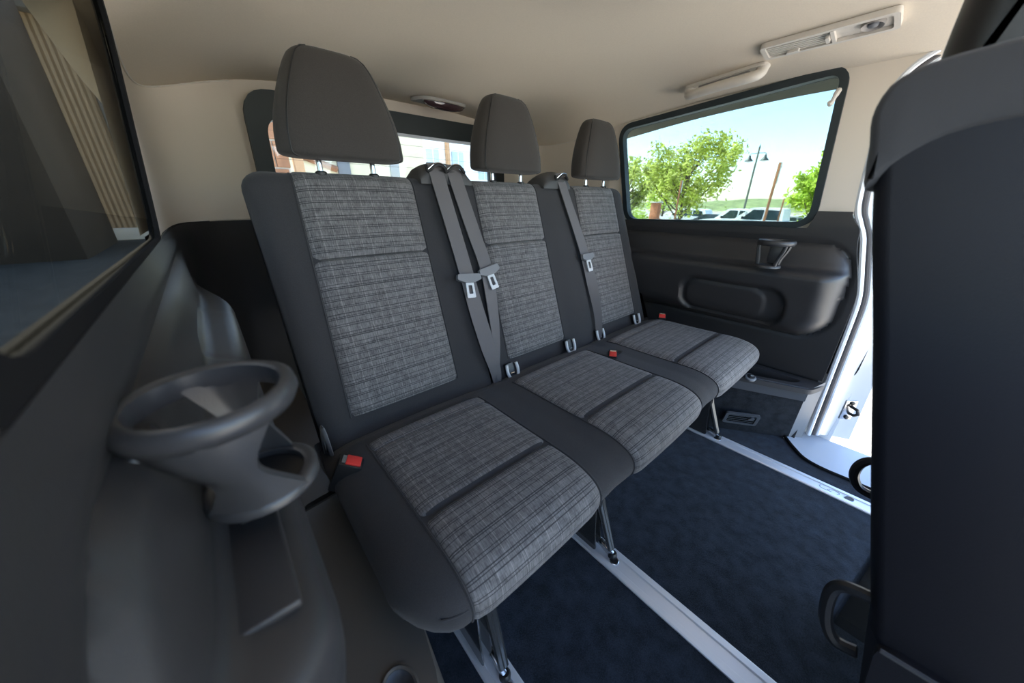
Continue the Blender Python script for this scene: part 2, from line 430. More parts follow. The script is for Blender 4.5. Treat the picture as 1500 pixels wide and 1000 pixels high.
HOUT = roundpoly([(.20, .62), (1.45, .62), (1.435, 1.322), (.215, 1.322)], [.05, .05, .10, .10], 6)
mb = MB(); mb.ring(HOUT, HATCH, mpB, -.030, .06)
w3 = struct('window_3', mb, M_TEAL, 'tailgate window with a deep black surround behind the bench'); w3['category'] = 'window'
mb = MB(); mb.prism(HATCH, mpB, .035, .040); obj('pane', mb, M_GL_REAR, w3)
for k in range(9):
    z = .80 + .05 * k; mb = MB(); mb.box((.825, 1.784, z), (1.09, .0008, .0011)); obj('heating_wire', mb, M_BUMPER, w3)
mb = MB(); mb.box((.825, 1.77, .975), (1.0, .006, .010), .002); obj('wiper_arm', mb, M_BLACK, w3) if False else None

# pale headliner cords where the headliner meets the rear corner pillars
for nm, side, sg, lab, r_ in (('trim_3', 'left', 1, 'thin pale seam cord between near rear pillar and headliner', .0022), ('trim_4', 'right', -1, 'thin pale seam cord between far rear pillar and headliner', .0016)):
    P = []
    for x, y in corner_path(side):
        t = min(1, max(0, (1.752 - y) / .6)); z = 1.2
        for _ in range(8):
            xx = x + sg * LEAN * (z - .88) * t; z = ceil_z(xx, y)
        P.append((xx + sg * .001, y - .001, z - .003))
    mb = MB(); mb.tube(P, r_, 6); struct(nm, mb, M_CREAM, lab)

M_GASK = mat('grey rubber door gasket', (.075, .068, .068), .6)
M_JAMB = mat('silver grey jamb paint', (.46, .48, .50), .3, coat=.4)
# far door aperture: painted flange, seal, jamb, sill
AP = [(-.62, 1.402), (-.1, 1.392), (.05, 1.362), (.10, 1.340), (.14, 1.310), (.163, 1.272), (.170, 1.22), (.166, 1.12), (.157, 1.0), (.147, .93), (.128, .885), (.108, .84), (.088, .76), (.068, .68), (.058, .62), (.054, .52), (.050, .35), (.046, .18), (.042, .03)]
APC = catmull([(0, a, b) for a, b in AP], 4)
def ap_tube(dy, dx, r, flat=None):
    mb = MB(); mb.tube([(xf(p.z, -dx), p.y + dy, p.z) for p in APC], r, 8, flat=flat, up=(1, 0, 0)); return mb
dr = thing('door_1', 'open side doorway in the far wall with its painted white frame', 'doorway', (1.72, 0, 0)); dr['kind'] = 'structure'; del dr['category']
obj('door_seal', ap_tube(-.002, .006, .0085), M_WHITEP, dr, label='glossy pale edge seal')
obj('door_gasket', ap_tube(-.016, .024, .0075), M_GASK, dr)
obj('door_flange', ap_tube(-.026, .035, .008), M_WHITEP, dr)
mb = MB(); lo = [p for p in APC]
def jb(i, j):
    p = lo[i]; t = j / 5; return (xf(min(p.z, .9)) + .035 + .10 * t, p.y - .030 - .095 * t + .012 * math.sin(t * PI), p.z - .02 * t)
mb.grid(jb, len(lo), 6); mb.grid(lambda i, j: Vector(jb(i, j)) + Vector((.008, .008, 0)), len(lo), 6)
obj('door_jamb', mb, M_JAMB, dr)
# sill: pale step plate outside the carpet edge
SILL = [(1.73, .125), (1.665, .085), (1.622, .052), (1.592, .025), (1.575, -.01), (1.568, -.06), (1.570, -.15), (1.572, -.62), (1.80, -.62), (1.80, .05), (1.75, .07)]
mb = MB(); mb.prism([(p.x, p.y) for p in catmull([(a, b, 0) for a, b in SILL[:8]], 4)] + SILL[8:], lambda a, b, d: (a, b, d), -.05, .006)
obj('door_sill', mb, M_SILL, dr)
mb = MB(); mb.tube([(p.x - .004, p.y + .002, .006) for p in catmull([(a, b, 0) for a, b in SILL[:8]], 4)], .006, 6)
obj('sill_gasket', mb, M_RUBBER, dr)
st = thing('door_striker', 'small black door latch striker screwed to the white door jamb', 'latch', (1.735, -.035, .18))
rot = Matrix.Rotation(math.radians(-45), 3, 'Z')
mb = MB(); mb.box((1.732, -.038, .20), (.044, .008, .085), .003, rot=rot); obj('base_plate', mb, M_BRIGHTST, st)
mb = MB(); mb.tube([(1.722, -.040, .222), (1.710, -.062, .218), (1.716, -.068, .2), (1.726, -.06, .186), (1.738, -.042, .184)], .006, 8); obj('loop', mb, M_BLACK, st)
for z in (.232, .168):
    mb = MB(); mb.lathe([(.008, 0), (.008, .004), (.004, .006)], (1.729, -.042, z), (-.7, -.7, 0), 10); obj('screw', mb, M_BLACK, st)

# ------------------------------------------------------------------ far wheelhouse box with bin, carpeted face and vent
def wheelhouse(side):
    s = 1 if side == 'right' else -1
    X = (lambda x: x) if side == 'right' else (lambda x: 1.62 - x)
    Bf, Br, Tf, Tr = (1.70, .095, 0), (1.515, .36, 0), (1.595, .085, .285), (1.475, .40, .285)
    mb = MB(); out = .0
    bot = [Bf, Br, (1.515, 1.5, 0)]; top = [Tf, Tr, (1.475, 1.5, .285)]
    n = 3; V = [(X(p[0]), p[1], p[2]) for p in bot + top]
    mb.add(V, [(0, 1, 4, 3), (1, 2, 5, 4)])
    return mb, X
mb, X = wheelhouse('right')
mb.add([(1.70, .095, 0), (1.595, .085, .285), (1.70, .050, .30), (1.74, .06, 0)], [(0, 1, 2, 3)])
wh = thing('wheel_arch_box', 'carpeted wheel arch box under the far window beside the doorway', 'trim box', (1.6, .5, 0))
face, Xr = wheelhouse('right'); obj('carpet_cover', face, M_CARPET2, wh)
mb = MB(); mb.add([(1.70, .095, .0), (1.595, .085, .285), (1.665, .050, .31), (1.735, .055, .0)], [(0, 1, 2, 3)])
mb.add([(1.72, .12, .0), (1.62, .12, .27), (1.69, .08, .29), (1.75, .08, .0)], [(3, 2, 1, 0)]); obj('end_panel', mb, M_GREY, wh)
# smooth plastic band along the top of the carpeted face
def fpt(t, h, d):
    a = Vector((1.70, .095, 0)).lerp(Vector((1.515, .36, 0)), t); b = Vector((1.595, .085, .285)).lerp(Vector((1.475, .40, .285)), t); return a.lerp(b, h) + Vector((-.78, -.54, -.3)) * d
mb = MB(); mb.grid(lambda i, j: fpt(i / 8, (.80, .81, 1.0, 1.03)[j], (0, .007, .007, .0)[j]), 9, 4); obj('edge_band', mb, M_VENT, wh)
# rim + pocket
rim_o = roundpoly([(1.585, .075), (1.69, .045), (1.69, 1.0), (1.455, 1.0), (1.462, .40)], [.02, .02, .02, .02, .06], 4)
rim_i = roundpoly([(1.610, .135), (1.655, .115), (1.655, .50), (1.50, .50), (1.515, .36)], [.02, .02, .03, .03, .03], 4)
mb = MB(); mb.holed(rim_o, rim_i, lambda a, b, d: (a, b, d), .272, .292); obj('rim', mb, M_DARK2, wh)
mb = MB(); n = len(rim_i)
mb.add([(a, b, .285) for a, b in rim_i] + [(.45 * (a - 1.655) + 1.660, .7 * (b - .3) + .29, .19) for a, b in rim_i], [(i, (i + 1) % n, n + (i + 1) % n, n + i) for i in range(n)] + [[n + i for i in range(n)]])
obj('bin', mb, M_DARK, wh)
# vent on slanted face
nf = Vector((Vector((1.515, .36, 0)) - Vector((1.70, .095, 0)))).cross(Vector((1.595, .085, .285)) - Vector((1.70, .095, 0))).normalized()
if nf.x > 0: nf = -nf
ta = (Vector((1.70, .095, 0)) - Vector((1.515, .36, 0))).normalized(); tb = nf.cross(ta).normalized()
if tb.z < 0: tb = -tb
def onface(px_ray):
    P = Vector((1.70, .095, 0)); C = Vector((0, 0, .95)); return C + px_ray * ((P - C).dot(nf) / px_ray.dot(nf))
VC = onface(Vector((.608, .692, -.388)) * 490 + Vector((.753, -.658, .007)) * (1085 - 750) + Vector((.251, .297, .921)) * (500 - 612.5))
vm = lambda a, b, d: VC + ta * a + tb * b + nf * d
vt = thing('floor_air_vent', 'small slatted charcoal air vent low in the carpeted wheel arch box', 'vent', VC)
mb = MB(); mb.ring(roundpoly([(-.066, -.034), (.066, -.034), (.066, .034), (-.066, .034)], .012, 4), roundpoly([(-.054, -.024), (.054, -.024), (.054, .024), (-.054, .024)], .006, 4), vm, -.004, .0055); obj('frame', mb, M_VENT, vt)
mb = MB(); mb.prism([(-.055, -.025), (.055, -.025), (.055, .025), (-.055, .025)], vm, -.003, .001); obj('backing', mb, mat('matt black cavity', (.004, .004, .004), 1, spec=0), vt)
for k in range(4):
    z = -.0165 + k * .011; mb = MB(); mb.prism([(-.053, z - .0012), (.053, z - .0012), (.053, z + .0012), (-.053, z + .0012)], vm, .0005, .0024); obj('slat', mb, M_VENT, vt)
mb = MB(); mb.prism(roundpoly([(.022, .006), (.044, .006), (.044, .020), (.030, .020)], .003, 3), vm, .002, .010); obj('thumb_slider', mb, M_VENT, vt)
sk = thing('power_socket', 'round capped power socket in the rim of the far wheel arch bin', 'socket', (1.522, .262, .29))
mb = MB(); mb.lathe([(.020, 0), (.021, .006), (.017, .010), (.015, .010)], (1.522, .262, .29), (-.25, -.25, 1)); obj('bezel', mb, M_GREY, sk)
mb = MB(); mb.lathe([(.014, .0), (.014, .012), (.011, .014)], (1.522, .262, .29), (-.25, -.25, 1)); obj('cap', mb, M_BLACK, sk)
mb = MB(); mb.box((1.5186, .2586, .3045), (.010, .002, .001), rot=Matrix.Rotation(.6, 3, 'Z')); mb.box((1.5186, .2566, .3043), (.003, .010, .001), rot=Matrix.Rotation(.6, 3, 'Z')); obj('cap_mark', mb, M_WHITEPL, sk)

# near wheelhouse console with round recess
nc = thing('wheel_arch_console', 'tan grey wheel arch console low at the left with a round cup recess', 'trim box', (.05, .5, 0))
mb = MB()
P_ = [(-.07, .10), (.02, .10), (.062, .18), (.097, .28), (.112, .36), (.12, .50), (.12, 1.5), (-.07, 1.5)]
hole = [(.045 + .024 * math.cos(a), .290 + .032 * math.sin(a)) for a in [2 * PI * k / 24 for k in range(24)]]
mb.holed(P_, hole, lambda a, b, d: (a - (.30 - d) * .12 * 0, b, d), .27, .295)
n = len(P_); mb.add([(a, b, .295) for a, b in P_] + [(a + (.03 if 0 < i < 7 else 0), b, 0) for i, (a, b) in enumerate(P_)], [(i, (i + 1) % n, n + (i + 1) % n, n + i) for i in range(n)])
obj('cover', mb, M_BUMPER, nc)
mb = MB(); n = 24
mb.add([(a, b, .293) for a, b in hole] + [(.045 + (a - .045) * .8, .290 + (b - .290) * .8, .25) for a, b in hole], [(i, (i + 1) % n, n + (i + 1) % n, n + i) for i in range(n)] + [[n + i for i in range(n)]]); obj('recess', mb, M_GREY, nc)
mb = MB(); mb.tube([(a, b, .296) for a, b in hole], .0035, 6, closed=True); obj('recess_rim', mb, M_BUMPER, nc)

# near ledge: inset tray plate and hinge notch
mb = MB(); mb.box((-.034, .232, .7195), (.044, .102, .007), .0022, 3); tp = obj('ledge_plate', mb, M_DARK, None, label='flat rectangular charcoal cover plate set into the near side ledge', category='cover plate')
mb = MB(); mb.box((-.026, .274, .7228), (.018, .012, .004), .001); obj('finger_notch', mb, M_BLACK, tp)

# ------------------------------------------------------------------ floor rails
def rail(x, y0, y1, w, label, holes, mark=None):
    r = thing('floor_rail', label, 'rail', (x, y0, 0), 'aluminium seat rails in the floor')
    sec = [(-w / 2, -.004), (w / 2, -.004), (w / 2, .004), (w / 2 - .004, .0065), (w * .24, .0065), (w * .20, .0030), (-w * .20, .0030), (-w * .24, .0065), (-w / 2 + .004, .0065), (-w / 2, .004)]
    mb = MB(); mb.prism(sec, lambda a, b, d: (x + a, d, b), y0, y1); obj('profile', mb, M_ALU, r, sharp=15)
    for y in holes:
        mb = MB(); mb.lathe([(.0115, 0), (.0115, .0012)], (x, y, .0032), n=20); obj('key_hole', mb, M_BLACK, r)
        mb = MB(); mb.tube([(x + .0125 * math.cos(a), y + .0125 * math.sin(a), .0042) for a in [2 * PI * k / 20 for k in range(20)]], .0012, 5, closed=True); obj('key_hole_rim', mb, M_BRIGHTST, r)
    if mark:
        for (cx, cy, rx, ry, a0, a1) in mark:
            mb = MB(); mb.tube([(x + cx + rx * math.cos(a), cy + ry * math.sin(a), .0034) for a in [a0 + (a1 - a0) * k / 12 for k in range(13)]], .0007, 5); obj('stamped_mark', mb, M_GREY, r)
    return r
rail(.239, -.5, 1.3, .064, 'aluminium floor rail nearest the camera, at the bottom of the photo', [.275])
rail(.645, -.5, 1.3, .068, 'aluminium floor rail in the middle of the carpet', [.285, -.10])
rail(1.452, -.5, 1.3, .062, 'aluminium floor rail farthest away, along the doorway side', [.295, -.128],
     [(0, -.062, .009, .014, .8, 5.2), (.001, -.090, .008, .013, -2.6, 1.2), (-.003, -.077, .004, .006, 1, 4)])

# ------------------------------------------------------------------ rear bench
bench = thing('rear_bench', 'three-place bench seat in dark cloth with woven check centre panels', 'bench seat', (.83, .55, 0))
class Prof:
    """closed side profile in (y,z), evenly resampled, with outward normals"""
    def __init__(s, pts, step=.007):
        P = [Vector(p) for p in pts]; n = len(P); seg = [(P[(i + 1) % n] - P[i]).length for i in range(n)]; tot = sum(seg); k = int(tot / step)
        s.p = []; s.L = tot; i = 0; acc = 0
        for q in range(k):
            d = tot * q / k
            while acc + seg[i] < d: acc += seg[i]; i += 1
            s.p.append(P[i].lerp(P[(i + 1) % n], (d - acc) / seg[i]))
        A = sum(s.p[i].x * s.p[(i + 1) % k].y - s.p[(i + 1) % k].x * s.p[i].y for i in range(k)); sg = 1 if A > 0 else -1
        s.n = []
        for i in range(k):
            t = (s.p[(i + 1) % k] - s.p[i - 1]).normalized(); s.n.append(Vector((t.y, -t.x)) * sg)
        s.k = k; s.step = tot / k
    def at(s, t):
        q = t / s.step; i = int(math.floor(q)); f = q - i; a, b = i % s.k, (i + 1) % s.k
        return s.p[a].lerp(s.p[b], f), s.n[a].lerp(s.n[b], f).normalized()
def body(pr, x0, x1, rx0, rx1, ins, nx, hx=lambda x: 0, na=7, fy=None):
    mb = MB(); st = []
    for k in range(na): a = PI / 2 * k / (na - 1); st.append((x0 + rx0 * (1 - math.sin(a)), ins * (1 - math.cos(PI / 2 - a)) if False else ins * (1 - math.sin(a))))
    st = [(x0 + rx0 * (1 - math.cos(PI / 2 * k / (na - 1))), ins * (1 - math.sin(PI / 2 * k / (na - 1)))) for k in range(na)]
    en = [(x1 - rx1 * (1 - math.cos(PI / 2 * k / (na - 1))), ins * (1 - math.sin(PI / 2 * k / (na - 1)))) for k in range(na)][::-1]
    mid = [(x0 + rx0 + (x1 - rx1 - x0 - rx0) * k / nx, 0) for k in range(1, nx)]
    S = st + mid + en
    def fn(i, j):
        x, o = S[i]; d = hx(x) - o; p = pr.p[j] + pr.n[j] * d; return (x, p.x + (fy(x, p.x) if fy else 0), p.y)
    mb.grid(fn, len(S), pr.k, cv=True)
    mb.f += [list(range(pr.k)), [(len(S) - 1) * pr.k + j for j in range(pr.k)]]
    return mb
def patch(pr, t0, t1, xa, xb, hf, nx, nt, u0=0):
    """upholstery panel lying on the profile; xa/xb functions of t; skirt down all round"""
    mb = MB(); uv = []
    def fn(i, j):
        ii = min(max(i - 1, 0), nx); jj = min(max(j - 1, 0), nt); t = t0 + (t1 - t0) * jj / nt; a, b = xa(t), xb(t); x = a + (b - a) * ii / nx
        h = -.006 if (i in (0, nx + 2) or j in (0, nt + 2)) else hf(x - a, b - x, t)
        p, n = pr.at(t); q = p + n * h; uv.append((x + u0, t)); return (x, q.x, q.y)
    mb.grid(fn, nx + 3, nt + 3); mb.uv = uv; return mb

# --- cushion
top = [(.84, .390), (.76, .402), (.71, .424), (.66, .431), (.62, .4325), (.50, .434), (.43, .436)]
nose = [(v.x, v.y) for v in bez((.39, .437, 0), (.305, .441, 0), (.246, .424, 0), (.262, .372, 0), 24)]
under = [(.268, .358), (.285, .349), (.34, .345), (.82, .345)]
PC = Prof(top + nose + under)
def t_of_y(pr, y):   # first crossing walking along the top towards the front
    for i in range(pr.k):
        if pr.p[i].x <= y: return i * pr.step
SEG = [.07, .545, 1.05, 1.60]
def hc(x):
    for a, b in zip(SEG, SEG[1:]):
        if a <= x <= b:
            t = (x - a) / (b - a); return -.003 + .006 * (math.sin(PI * t)) ** .8 if t > 0 and t < 1 else -.003
    return -.004
cushion = obj('seat_cushion', body(PC, .068, 1.605, .075, .10, .040, 120, hc, fy=lambda x, y: sm((.5 - y) / .2) * (.055 * max(0, 1 - (x - .068) / .085) ** 2 + .05 * max(0, 1 - (1.605 - x) / .1) ** 2)), M_FAB, bench, sharp=60)
t_r, t_b, t_g = t_of_y(PC, .690), t_of_y(PC, .645), t_of_y(PC, .412)
t_f = 0
for i in range(PC.k):
    if PC.p[i].x < .3 and PC.p[i].y < .366: t_f = i * PC.step; break
INS_C = [(.158, .472, 0), (.605, .975, .047), (1.112, 1.535, .021)]
for (a, b, u0) in INS_C:
    def hf(da, db, t):
        e = min(da, db); z = hc(a + da) + .0035 + .004 * sm(e / .035) - .0045 * sm(1 - e / .006)
        z -= .0085 * math.exp(-((t - t_g) / .0075) ** 2) + .004 * math.exp(-((t - t_b) / .005) ** 2) + .004 * sm(1 - (t - t_r) / .008)
        return z
    ins = obj('cushion_insert', patch(PC, t_r, t_f, lambda t: a, lambda t: b, hf, 40, 110, u0), M_PLAID, bench, sharp=60, label='woven check centre panel of the cushion')
    def ch(da, db, t): return hf(da, db, t) + .0016 if min(da, db) > .004 else hf(da, db, t)
    obj('stitched_channel', patch(PC, t_g - .009, t_g + .009, lambda t: a + .002, lambda t: b - .002, ch, 30, 8, u0), M_FAB, ins, label='plain dark stitched channel')
# welt seams: side bolster front and between places
def FY(x, y): return sm((.5 - y) / .2) * (.055 * max(0, 1 - (x - .068) / .085) ** 2 + .05 * max(0, 1 - (1.605 - x) / .1) ** 2)
def seam(pr, xs, ts, h, r, par, name='seam', m=M_FAB):
    mb = MB(); P = []
    for x, t in zip(xs, ts):
        p, n = pr.at(t); q = p + n * (h + hc(x) if pr is PC else h); P.append((x, q.x + (FY(x, p.x) if pr is PC else 0), q.y))
    mb.tube(P, r, 6); return obj(name, mb, m, par)
tn = t_f - .018
seam(PC, [.150 - .036 * (k / 8) for k in range(9)], [tn - .02] * 9, -.001, .0018, cushion)
for a, b, _ in INS_C:
    for x in (a - .002, b + .002):
        if x > 1.53: continue
        seam(PC, [x] * 60, [t_r + (t_f - t_r) * k / 59 for k in range(60)], .001, .0017, cushion)

# --- backrests
B0, B1 = Vector((.770, .470)), Vector((.985, 1.026)); LB = (B1 - B0).length; UB = (B1 - B0) / LB; NB = Vector((-UB.y, UB.x))
rt = .048; S0 = -.105
arc = [B0 + UB * (LB - rt) - NB * rt + (NB * math.cos(q) + UB * math.sin(q)) * rt for q in [PI * k / 16 for k in range(17)]]
fr = [B0 + UB * s for s in [S0 + (LB - rt - S0) * k / 20 for k in range(20)]]
PB = Prof([tuple(p) for p in fr + arc + [B0 + UB * S0 - NB * 2 * rt]])
def ts(s): return s - S0            # arc length along the front face
for nm, x0, x1, r0, r1 in ((0, .084, .583, .055, .018), (1, .585, 1.575, .018, .085)):
    def hb(x):
        d = 0
        for a, b in ((.168, .468), (.676, .960), (1.185, 1.470)):
            if a - .09 < x < b + .09: d -= .006 * sm((x - a + .09) / .09) * sm((b + .09 - x) / .09)
        return d
    bk = obj('backrest', body(PB, x0, x1, r0, r1, .046, 60, hb), M_FAB, bench, sharp=60)
    rows = [((.156, .184), (.461, .478), 0)] if nm == 0 else [((.663, .690), (.949, .970), .03), ((1.174, 1.198), (1.462, 1.476), .07)]
    for (a0, a1), (b0, b1), u0 in rows:
        tA, tB, tG = ts(-.012), ts(LB - rt) + rt * 1.25, ts(.372)
        xa = lambda t: a0 + (a1 - a0) * (t - tA) / (tB - tA)
        xb = lambda t: b0 + (b1 - b0) * (t - tA) / (tB - tA)
        def hf(da, db, t):
            e = min(da, db); f = sm((tB - t) / .06)
            z = hb(xa(t) + da) + .0035 + f * (.008 * sm(e / .03) + .004 * sm(e / .12)) - .0045 * sm(1 - e / .006)
            z -= .010 * math.exp(-((t - tG) / .0055) ** 2) + .005 * sm(1 - (t - tA) / .01); return z
        io = obj('backrest_insert', patch(PB, tA, tB, xa, xb, hf, 36, 120, u0), M_PLAID, bk, sharp=60, label='woven check centre panel of the backrest')
        mb = MB(); P = []
        for k in range(25):
            x = xa(tG) + .006 + (xb(tG) - xa(tG) - .012) * k / 24; p, n = PB.at(tG); q = p + n * (hf(x - xa(tG), xb(tG) - x, tG) + .001); P.append((x, q.x, q.y))
        mb.tube(P, .0016, 6); obj('cross_seam', mb, M_BLACK, bk)
        for xq in (xa, xb):
            mb = MB(); P = []
            for k in range(60):
                t = tA + (tB - tA) * k / 59; p, n = PB.at(t); q = p + n * (.0005 + hb(xq(t))); P.append((xq(t) + (-.002 if xq is xa else .002), q.x, q.y))
            mb.tube(P, .0017, 6); obj('seam', mb, M_FAB, bk)
def bp(x, s, h): q = B0 + UB * s + NB * h; return Vector((x, q.x, q.y))

# plain cloth flap between backrest and cushion
def flap(i, j):
    x = .115 + 1.40 * i / 40; t = j / 8; y = .775 - .045 * t + .006 * math.sin(3 * PI * t); z = .455 - .022 * t
    return (x, y + .004 * math.sin(x * 23), z)
# --- child-seat anchors
for x, s in ((.651, -.050), (.949, -.046), (1.142, -.050), (1.433, -.044)):
    mb = MB(); c = [bp(x + dx, s + dz, .019) for dx, dz in ((-.020, .026), (-.022, .0), (-.013, -.020), (.013, -.020), (.022, .0), (.020, .026))]
    an = obj('anchor_surround', MB().tube(catmull(c, 5), .0052, 8), M_WHITEPL, bench, label='pale U-shaped child seat anchor surround')
    mb = MB(); mb.prism(roundpoly([(-.018, -.016), (.018, -.016), (.018, .028), (-.018, .028)], .005, 3), lambda a, b, d: bp(x + a, s + b, d), .0, .013); obj('anchor_slot', mb, M_BLACK, an)
    mb = MB(); mb.tube([bp(x - .007, s - .006, .015), bp(x + .007, s - .006, .015)], .003, 6); obj('anchor_bar', mb, M_BRIGHTST, an)

# --- belt guide housings
def housing(x0, x1, slots, tilt):
    y0, z0 = .985, 1.003
    mb = MB(); n = 15
    def fn(i, j):
        a = PI * j / (n - 1); t = i / 12; x = x0 + (x1 - x0) * t; e = math.sin(PI * min(1, max(0, t))) ** .45 if True else 1
        hgt = .062 * (.35 + .65 * e) + tilt * (t - .5); return (x, .968 + .055 - .075 * math.cos(a) * .75, z0 - .01 + hgt * math.sin(a) ** .6)
    mb.grid(fn, 13, n); mb.f += [[j for j in range(n)], [12 * n + j for j in range(n)]]
    h = obj('belt_guide', mb, M_GREYDK, bench, sharp=50)
    for sx in slots:
        p = [(sx - .034, .968, 1.040), (sx - .032, .960, 1.026), (sx - .012, .955, 1.041), (sx, .955, 1.044), (sx + .014, .955, 1.041), (sx + .030, .960, 1.028), (sx + .031, .970, 1.038)]
        o = obj('guide_mouth', MB().tube(catmull(p, 4), .005, 8), M_BLACK, h)
        pl = [(a, b - .001, c + .004) for a, b, c in p[1:-1]]
        obj('bright_edge', MB().tube(catmull(pl, 4), .0022, 6), M_CHROME, h)
M_GREYDK = mat('charcoal guide plastic', (.055, .055, .057), .5, bump=.2, bscale=900)
housing(.500, .675, (.553, .612), 0)
housing(1.005, 1.155, (1.098,), .02)

# --- belts
def ribbon(pts, wid, tw, th=.0016):
    """pts in (x,s,h) on the backrest, width list, twist list (radians)"""
    n = len(pts); P = [bp(*p) for p in pts]; P = catmull(P, 8); m = len(P)
    W = lambda i: (lambda q: wid[int(q)] + (wid[min(n - 1, int(q) + 1)] - wid[int(q)]) * (q - int(q)))(min(n - 1 - 1e-6, i / 8))
    T = lambda i: (lambda q: tw[int(q)] + (tw[min(n - 1, int(q) + 1)] - tw[int(q)]) * (q - int(q)))(min(n - 1 - 1e-6, i / 8))
    Nv = Vector((0, NB.x, NB.y)); mb = MB(); vs = []
    for i in range(m):
        t = (P[min(m - 1, i + 1)] - P[max(0, i - 1)]).normalized(); a = Vector((1, 0, 0)); a = (a - t * a.dot(t)).normalized(); nn = a.cross(t).normalized()
        if nn.dot(Nv) < 0: nn = -nn
        w = a * math.cos(T(i)) + nn * math.sin(T(i)); k = nn * math.cos(T(i)) - a * math.sin(T(i))
        hw = W(i) / 2; vs += [P[i] - w * hw - k * th, P[i] + w * hw - k * th, P[i] + w * hw + k * th, P[i] - w * hw + k * th]
    fs = [(i * 4 + j, i * 4 + (j + 1) % 4, i * 4 + 4 + (j + 1) % 4, i * 4 + 4 + j) for i in range(m - 1) for j in range(4)] + [(3, 2, 1, 0), tuple((m - 1) * 4 + j for j in range(4))]
    return mb.add(vs, fs)
def tongue(x, s, h, ang, w, par):
    ca, sa = math.cos(ang), math.sin(ang)
    w = w * 1.25
    mp = lambda a, b, d: bp(x + (a * ca - b * sa) * 1.2, s + (a * sa + b * ca) * 1.2, h + d)
    mb = MB(); mb.prism(roundpoly([(-w / 2, .010), (-w / 2 - .003, -.004), (-.013, -.012), (.013, -.012), (w / 2 + .003, -.004), (w / 2, .010)], .004, 3), mp, -.002, .010); t = obj('tongue_grip', mb, M_GREY, par)
    mb = MB(); o = roundpoly([(-.0115, -.010), (.0115, -.010), (.0125, -.050), (-.0125, -.050)], .003, 3); i = roundpoly([(-.0055, -.018), (.0055, -.018), (.006, -.040), (-.006, -.040)], .002, 3)
    mb.ring(o, i, mp, .002, .0048); obj('metal_tongue', mb, M_WHITEPL, t)
def belt(path, wid, tw, tong, idx):
    b = obj('seat_belt', ribbon(path, wid, tw), M_BELT, bench, sharp=25, label='grey webbing seat belt')
    tongue(*tong, b)
belt([(.553, .618, .010), (.556, .50, .016), (.562, .40, .016), (.567, .28, .017), (.568, .16, .022), (.574, .05, .026), (.583, -.03, .020), (.587, -.085, .004)], [.048, .048, .048, .048, .048, .046, .034, .018], [0, 0, 0, .05, .2, .35, .5, .7], (.566, .272, .022, -.10, .052), 0)
belt([(.612, .616, .010), (.620, .50, .016), (.632, .40, .016), (.644, .29, .017), (.632, .16, .016), (.613, .05, .016), (.597, -.03, .012), (.589, -.087, .002)], [.048, .048, .048, .048, .047, .042, .030, .018], [0, 0, 0, .0, -.2, -.4, -.6, -.8], (.646, .285, .022, .16, .050), 1)
belt([(1.100, .618, .010), (1.116, .50, .014), (1.133, .40, .016), (1.148, .29, .018), (1.151, .16, .022), (1.146, .05, .024), (1.136, -.03, .018), (1.128, -.075, .004)], [.046, .046, .046, .046, .042, .032, .026, .02], [0, 0, .1, .15, .7, .9, 1, 1], (1.150, .280, .024, .05, .046), 2)

# --- buckles
def buckle(c, rx, rz, size, stalk=True):
    rot = Matrix.Rotation(rz, 3, 'Z') @ Matrix.Rotation(rx, 3, 'X')
    tr = lambda v: Vector(c) + rot @ Vector(v)
    w, d, h = size
    b = obj('buckle', MB().box(c, (w, d, h), .004, 2, rot), M_BLACK, bench)
    obj('release_button', MB().box(tr((0, -d * .10, h / 2 + .001)), (w * .82, d * .62, .005), .0015, 2, rot), M_RED, b, label='red release button')
    obj('buckle_slot', MB().box(tr((0, d * .30, h / 2)), (w * .70, d * .16, .0035), 0, 1, rot), M_BRIGHTST, b)
    if stalk:
        q = [tr((0, 0, -h / 2)), tr((0, .02, -h / 2 - .03)), tr((0, .05, -h / 2 - .07))]
        obj('buckle_stalk', MB().tube(q, .010, 6, flat=(.4, 1)), M_BLACK, b)
buckle((.096, .640, .412), math.radians(26), math.radians(62), (.032, .048, .075))
buckle((1.004, .588, .428), math.radians(38), math.radians(-55), (.030, .032, .05), False)
buckle((1.540, .672, .432), math.radians(40), math.radians(-60), (.034, .030, .06), False)
mb = MB(); mb.lathe([(.030, 0), (.028, .001)], (0, 0, 0), n=20)
for v in mb.v: v.x, v.y, v.z = 1.022 + v.x * 1.15, .588 + v.y * .55, .4385 + v.z
obj('buckle_well', mb, M_BLACK, bench)
mb = MB(); mb.tube(catmull([(.088, .80, .30), (.086, .775, .42), (.088, .745, .47), (.092, .74, .40)], 5), .011, 8, flat=(.35, 1)); obj('side_recliner_strap', mb, M_GREY, bench)

